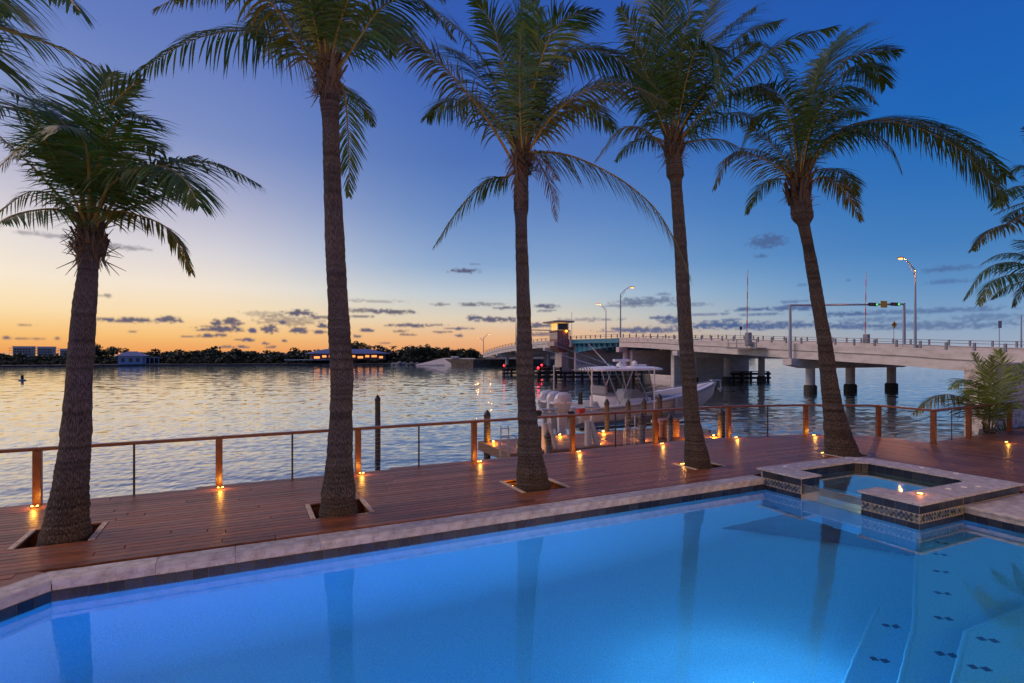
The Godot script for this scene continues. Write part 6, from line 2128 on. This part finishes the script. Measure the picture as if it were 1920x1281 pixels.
func build_far_shore() -> void:
	rng.seed = 71
	var land := MB.new()
	var line := PackedVector2Array([Vector2(-420, 170), Vector2(-200, 196), Vector2(-61, 201), Vector2(-30, 204), Vector2(6.7, 198), Vector2(30, 193), Vector2(48, 187), Vector2(59, 172), Vector2(66, 160), Vector2(90, 165), Vector2(150, 260), Vector2(190, 480), Vector2(100, 800), Vector2(-500, 800)])
	land.prism(line, SEA - 2.0, SEA + 0.45)
	tag(put(land, "far_shore", M.sand_bank), "low dark land across the bay", "land", "", "structure")
	var head := MB.new()
	head.prism(PackedVector2Array([Vector2(330, 420), Vector2(430, 330), Vector2(700, 500), Vector2(600, 900), Vector2(300, 900)]), SEA - 2.0, SEA + 1.5)
	tag(put(head, "headland", M.sand_bank), "far low headland seen under the bridge", "land", "", "structure")
	# mangroves and scrub: one mass
	var proto := MB.new()
	clump(proto, Vector3(0, 0.9, 0), Vector3(1.5, 0.9, 1.5), 150, 0.3, Color(0.045, 0.055, 0.025))
	clump(proto, Vector3(0.9, 1.5, 0.3), Vector3(0.9, 0.7, 0.9), 80, 0.28, Color(0.045, 0.055, 0.025))
	clump(proto, Vector3(-0.9, 1.7, -0.2), Vector3(0.8, 0.8, 0.8), 80, 0.28, Color(0.045, 0.055, 0.025))
	var places := []
	for row in 4:
		var u := -260.0
		while u < 74.0:
			var v: float
			if u < -61.0:
				v = lerpf(196.0, 201.0, clampf((u + 200.0) / 139.0, 0.0, 1.0))
			elif u < 6.7:
				v = lerpf(204.0, 198.0, clampf((u + 30.0) / 36.7, 0.0, 1.0))
			elif u < 48.0:
				v = lerpf(198.0, 187.0, (u - 6.7) / 41.3)
			else:
				v = lerpf(187.0, 158.0, clampf((u - 48.0) / 20.0, 0.0, 1.0))
			v += 5.0 + row * 7.0 + rng.randf_range(-2.0, 3.0)
			var big := rng.randf_range(0.9, 1.5) * (0.72 + row * 0.3)
			if row == 0:
				big *= 0.75
			if u < -35.0:
				big *= 0.72
			if u > -37.0 and u < -23.0 and row < 2:  # the blue house stands here
				u += 2.5
				continue
			var b := Basis(Vector3.UP, rng.randf() * TAU).scaled(Vector3(big * 1.3, big * rng.randf_range(0.8, 1.15), big * 1.3))
			places.append(Transform3D(b, W(u, v, SEA + 0.3)))
			u += rng.randf_range(2.0, 3.4)
	for k in 60:
		var b := Basis(Vector3.UP, rng.randf() * TAU).scaled(Vector3.ONE * rng.randf_range(3.0, 5.5))
		places.append(Transform3D(b, W(rng.randf_range(330, 520), rng.randf_range(440, 520), SEA + 1.0)))
	var mm := MultiMesh.new()
	mm.transform_format = MultiMesh.TRANSFORM_3D
	mm.mesh = proto.mesh()
	mm.instance_count = places.size()
	for i in places.size():
		mm.set_instance_transform(i, places[i])
	var mi := MultiMeshInstance3D.new()
	mi.name = "mangrove_thicket"
	mi.multimesh = mm
	mi.material_override = M.leaf
	add_child(mi)
	tag(mi, "dark unbroken mangrove thicket along the far shore", "thicket", "", "stuff")
	# px-scale landmarks
	var spots := [[-43.0, 226.0, 6.6, 8.0, "broad tree rising above the far shore, right of the leftmost palm"], [-38.5, 228.0, 6.2, 6.5, "second broad tree rising beside the first on the far shore"], [39.4, 208.5, 7.6, 7.0, "tall dark tree behind the lit pavilion"], [35.5, 210.0, 7.3, 6.0, "dark tree left behind the lit pavilion's roof"], [56.3, 184.0, 6.6, 5.0, "tallest round tree left of the bridge's far end"], [61.3, 182.0, 5.4, 6.0, "tree between the tallest shore tree and the far street lamp"], [53.0, 186.0, 5.4, 5.0, "tree just left of the tallest round shore tree"], [66.3, 179.5, 5.2, 6.0, "shore tree under the far street lamp"], [70.5, 177.0, 5.0, 5.0, "rightmost shore tree beside the bridge's far end"]]
	for s in spots:
		far_tree(W(s[0], s[1], SEA + 0.4), s[2], s[3], s[4])
	for s in [[43.0, 207.0, 5.9, "first slim palm right of the lit pavilion"], [45.0, 207.5, 6.3, "second slim palm right of the lit pavilion"], [46.6, 206.0, 5.6, "third slim palm right of the lit pavilion"], [49.5, 204.0, 6.0, "lone slim palm on the far shore, left of the tallest round tree"]]:
		far_palm(W(s[0], s[1], SEA + 0.4), s[2], s[3])
	# blue roofed house
	var h := thing("shore_house", W(-30.50, 206.00, SEA + 0.4), "small pale house with a blue gabled roof on the far shore", "house")
	var m := MB.new()
	m.box(W(-31.50, 208.50, 0.3), Vector3(6.5, 2.6, 6))
	put(m, "wall", M.pale_blue_paint, h)
	m = MB.new()
	m.loft([[W(-35.50, 204.80, 1.55), W(-27.50, 204.80, 1.55), W(-27.50, 212.20, 1.55), W(-35.50, 212.20, 1.55)], [W(-32.70, 207.60, 3.0), W(-30.30, 207.60, 3.0), W(-30.30, 209.40, 3.0), W(-32.70, 209.40, 3.0)]])
	put(m, "roof", M.blue_roof, h)
	m = MB.new()
	m.box(W(-25.90, 207.00, 1.05), Vector3(4.4, 0.2, 4))
	put(m, "porch_roof", M.blue_roof, h)
	for x in [-27.7, -26.5, -25.3, -24.1]:
		m = MB.new()
		m.box(W(x, 205.2, -0.1), Vector3(0.16, 2.2, 0.16))
		put(m, "porch_post", M.pale_blue_paint, h)
	for x in [-33.5, -31.5, -29.7]:
		m = MB.new()
		m.box(W(x, 205.46, 0.3), Vector3(0.9, 1.2, 0.06))
		put(m, "window", M.dark_window, h)
	# lit pavilion
	var pv := thing("pavilion", W(34.00, 200.00, SEA + 0.4), "low waterfront pavilion with a blue roof and glowing windows", "building")
	m = MB.new()
	m.loft([[W(19.00, 196.00, 2.3), W(47.00, 196.00, 2.3), W(47.00, 207.00, 2.3), W(19.00, 207.00, 2.3)], [W(26.00, 200.50, 3.9), W(40.00, 200.50, 3.9), W(40.00, 202.50, 3.9), W(26.00, 202.50, 3.9)]])
	put(m, "roof", M.blue_roof, pv)
	m = MB.new()
	m.box(W(33.00, 201.50, 1.1), Vector3(25, 2.3, 8))
	put(m, "wall", M.rose_stucco, pv)
	for k in 10:
		m = MB.new()
		m.box(W(22.2 + k * 2.4, 197.46, 1.35 if k % 3 else 1.0), Vector3(1.3 if k % 2 else 1.8, 0.7, 0.06))
		put(m, "lit_window", M.far_window_light, pv)
	m = MB.new()
	m.box(W(20.00, 196.50, 0.2), Vector3(16, 0.15, 3.0))
	put(m, "terrace", M.white_paint, pv)
	# apartment blocks far behind
	for k in [[-214.0, 770.0, 22.0, 8.8, "leftmost pale apartment block far behind the shore"], [-192.0, 759.0, 18.0, 8.4, "second pale apartment block, left of the leftmost palm"], [-172.0, 750.0, 14.0, 6.2, "low flat apartment block half hidden by the leftmost palm"]]:
		var b := thing("apartment_block", W(k[0], k[1], SEA), k[4], "building", "far apartment blocks")
		var floors := int(k[3] / 2.6)
		m = MB.new()
		m.box(W(k[0], k[1], (k[3] + SEA) / 2), Vector3(k[2] * 0.72, k[3] - SEA, 12))
		put(m, "wall", M.white_plaster, b)
		for f in floors:
			m = MB.new()
			m.box(W(k[0], k[1] - 0.5, k[3] - 1.2 - f * 2.6), Vector3(k[2], 0.5, 14))
			put(m, "balcony", M.white_plaster, b)
			for x in 6:
				m = MB.new()
				m.box(W(k[0] + (x - 2.5) * k[2] * 0.11, k[1] - 6.05, k[3] - 2.4 - f * 2.6), Vector3(k[2] * 0.07, 1.4, 0.1))
				put(m, "window", M.dark_window, b)
		m = MB.new()
		m.box(W(k[0], k[1], k[3] + 0.5), Vector3(k[2] * 0.8, 1.0, 10))
		put(m, "roof_parapet", M.white_plaster, b)
	# pale revetment and rocks by the bridge end
	var rv := thing("revetment", W(58, 172, SEA), "pale sloping concrete revetment at the bridge's far end", "seawall")
	m = MB.new()
	m.loft([[W(50.2, 173.5, SEA - 1), W(50.4, 175.5, SEA - 1), W(50.4, 175.5, SEA + 0.3), W(50.2, 173.5, SEA + 0.2)], [W(57, 166.5, SEA - 1), W(58, 170.5, SEA - 1), W(58, 170.5, SEA + 2.4), W(57.4, 168, SEA + 0.4)], [W(65, 159.5, SEA - 1), W(66, 163.5, SEA - 1), W(66, 163.5, SEA + 2.3), W(65, 159.7, SEA + 1.8)]])
	put(m, "slope", M.white_plaster, rv)
	m = MB.new()
	m.cbox(W(60.5, 166.8, SEA + 2.6), Vector3(2.4, 0.7, 1.5), 0.1, Basis(Vector3.UP, -0.75))
	put(m, "parapet_block", M.white_plaster, rv)
	for k in 16:
		var r := thing("rock", W(rng.randf_range(44, 52), rng.randf_range(176, 186), SEA), "grey boulder in the row left of the pale revetment", "rock", "boulders at the far shore")
		m = MB.new()
		var sz := rng.randf_range(0.5, 1.1)
		var rr := []
		for i in 5:
			var ring := []
			for q in 7:
				var a := TAU * q / 7.0
				var w: float = sin(PI * (i + 0.4) / 5.2) * sz * rng.randf_range(0.8, 1.2)
				ring.append(r.position + Vector3(cos(a) * w, -0.4 + i * sz * 0.35, sin(a) * w))
			rr.append(ring)
		m.loft(rr)
		put(m, "stone", M.rock, r)
	# buoy and marker in the bay
	var by := thing("buoy", W(-28.8, 102.8, SEA), "small dark can buoy floating at the far left", "buoy")
	m = MB.new()
	m.lathe(W(-28.8, 102.8, SEA), [Vector2(0.05, -0.5), Vector2(0.45, -0.1), Vector2(0.45, 0.12), Vector2(0.2, 0.2)], 12)
	put(m, "float", M.grey_paint, by)
	m = MB.new()
	m.lathe(W(-28.8, 102.8, SEA), [Vector2(0.17, 0.18), Vector2(0.17, 0.75), Vector2(0.12, 0.8), Vector2(0.001, 0.82)], 12)
	put(m, "can", M.timber_dark, by)
	var mk := thing("channel_marker", W(-57, 185, SEA), "thin channel marker post near the far left shore", "marker")
	m = MB.new()
	m.tube([W(-57, 185, SEA - 1), W(-57, 185, SEA + 1.7)], 0.12, 6)
	put(m, "post", M.timber_dark, mk)
	m = MB.new()
	m.cbox(W(-57, 184.8, SEA + 1.5), Vector3(0.5, 0.5, 0.05), 0.01)
	put(m, "board", M.timber_dark, mk)


func build_right_garden() -> void:
	rng.seed = 81
	var w := thing("boundary_wall", W(25, 10.6, -0.6), "pale plastered garden wall at the right edge behind the young palm", "wall")
	var m := MB.new()
	m.cbox(W(29.0, 10.75, 0.55), Vector3(8.4, 3.0, 0.3), 0.03)
	put(m, "front", M.white_plaster, w)
	m = MB.new()
	m.cbox(W(24.95, 11.25, 0.545), Vector3(0.3, 2.98, 0.66), 0.03)
	put(m, "side", M.white_plaster, w)
	m = MB.new()
	m.cbox(W(29.0, 10.75, 2.09), Vector3(8.6, 0.08, 0.42), 0.02)
	put(m, "cap", M.white_plaster, w)
	var v := thing("wall_vine", W(26, 10.5, 0.5), "thin leafy vine straggling over the pale garden wall", "vine")
	m = MB.new()
	var lv := MB.new()
	for k in 9:
		var p := W(25.6 + rng.randf() * 2.6, 10.55, 2.05)
		var pts := [p]
		for i in 6:
			p += Vector3(rng.randf_range(-0.25, 0.2), rng.randf_range(-0.22, 0.03), rng.randf_range(-0.01, 0.03))
			pts.append(p)
			clump(lv, p, Vector3(0.07, 0.06, 0.03), 4, 0.045, Color(0.05, 0.08, 0.02))
		m.col = Color(0.08, 0.055, 0.035)
		m.tube(pts, 0.008, 5)
	put(m, "stems", M.fibre, v)
	put(lv, "leaves", M.leaf, v)
	for k in [[22.6, 8.75, 0.62, "spiky green shrub between the young palm and the right edge"], [23.5, 8.6, 0.5, "low leafy shrub at the right edge behind the deck light"]]:
		var s := thing("shrub", W(k[0], k[1] + 0.6, -0.3), k[3], "shrub")
		m = MB.new()
		for i in 46:
			var a := rng.randf() * TAU
			var e := rng.randf_range(0.4, 1.4)
			var q := Vector3(cos(a) * cos(e), sin(e), sin(a) * cos(e))
			var l: float = rng.randf_range(0.5, 1.1) * k[2] * 1.5
			var o := s.position + Vector3(0, -0.1, 0)
			var ac := q.cross(Vector3.UP).normalized() * rng.randf_range(0.02, 0.035)
			m.col = Color(0.05, 0.085, 0.02) * rng.randf_range(0.6, 1.4)
			var mid := o + q * l * 0.55
			var tip := o + q * l + Vector3.DOWN * l * 0.18
			m.poly([o - ac * 0.5, o + ac * 0.5, mid + ac, mid - ac], Vector3.UP)
			m.poly([mid - ac, mid + ac, tip], Vector3.UP)
		put(m, "leaves", M.leaf, s)
		m = MB.new()
		m.col = Color(0.07, 0.05, 0.035)
		m.tube([s.position + Vector3(0, -0.4, 0), s.position + Vector3(0.02, 0.1, 0)], [0.05, 0.03], 7)
		put(m, "stem", M.fibre, s)
	var soil := MB.new()
	soil.prism(PackedVector2Array([Vector2(20.4, 9.12), Vector2(40, 9.3), Vector2(40, 11), Vector2(24.6, 11), Vector2(22.5, 10.1), Vector2(20.4, 9.7)]), -2.5, -0.32)
	tag(put(soil, "planting_bed", M.earth), "soil bed outside the railing under the young palm", "ground", "", "structure")


# the lit house behind the camera, whose windows warm the palms and the deck
func build_house() -> void:
	var h := thing("house", W(3, -3.6), "two storey house with wide lit windows behind the pool", "house")
	var m := MB.new()
	m.box(W(3, -4.0, 3.2), Vector3(26, 6.8, 0.3))
	put(m, "wall", M.white_plaster, h)
	m = MB.new()
	m.box(W(3, -3.6, 6.75), Vector3(27, 0.3, 1.6))
	put(m, "eave", M.white_plaster, h)
	for y in [1.35, 5.2]:
		for u in [-6.0, -1.5, 3.0, 7.5, 12.0]:
			m = MB.new()
			m.box(W(u, -3.82, y), Vector3(3.8, 2.5, 0.08))
			var f := put(m, "window", M.white_paint, h)
			m = MB.new()
			m.box(W(u, -3.77, y), Vector3(3.6, 2.3, 0.04))
			put(m, "lit_window_pane", M.house_window_light, f)
		var l := AreaLight3D.new()
		l.name = "window_light"
		l.light_color = Color(1.0, 0.74, 0.46)
		l.light_energy = 18.0 if y < 3.0 else 75.0
		l.area_size = Vector2(21.6, 2.3)
		l.shadow_enabled = true
		h.add_child(l, true)
		l.position = W(3, -3.7, y) - h.position
		l.rotation_degrees = Vector3(0, 0, 0)


func _ready() -> void:
	# camera: level, the lens shifted a little upwards
	var cam := Camera3D.new()
	cam.name = "camera"
	cam.position = Vector3(0, 2.5, 0)
	cam.rotation_degrees = Vector3(0, -25.8, 0)
	cam.projection = Camera3D.PROJECTION_FRUSTUM
	cam.near = 0.1
	cam.far = 9000.0
	cam.size = 0.1 * 1281.0 / 1040.0
	cam.frustum_offset = Vector2(0, 0.1 * 21.5 / 1040.0)
	add_child(cam)
	# sky of a clear dusk; the sun is just down at the left
	var env := Environment.new()
	env.background_mode = Environment.BG_SKY
	env.sky = Sky.new()
	var sm := PanoramaSkyMaterial.new()
	sm.panorama = make_sky()
	env.sky.sky_material = sm
	env.background_energy_multiplier = 1.0
	env.tonemap_mode = Environment.TONE_MAPPER_LINEAR
	env.tonemap_exposure = 1.0
	env.sdfgi_enabled = true
	env.ssao_enabled = true
	env.ssil_enabled = true
	var we := WorldEnvironment.new()
	we.name = "world"
	we.environment = env
	add_child(we)
	var sun := DirectionalLight3D.new()
	sun.name = "sun"
	sun.light_energy = 0.5
	sun.light_color = Color(1.0, 0.86, 0.76)
	sun.light_angular_distance = 40.0
	sun.shadow_enabled = true
	sun.sky_mode = DirectionalLight3D.SKY_MODE_LIGHT_ONLY
	sun.rotation_degrees = Vector3(-46.0, 180.0 + 62.0, 0)
	add_child(sun)
	materials()
	build_sea()
	build_far_shore()
	build_bridge()
	build_deck()
	build_pool()
	build_spa()
	build_railing()
	build_dock()
	build_boat()
	build_right_garden()
	build_house()
	for i in PALMS.size():
		rng.seed = 100 + i
		palm(PALMS[i], "palm_tree" if i != 8 else "young_palm")
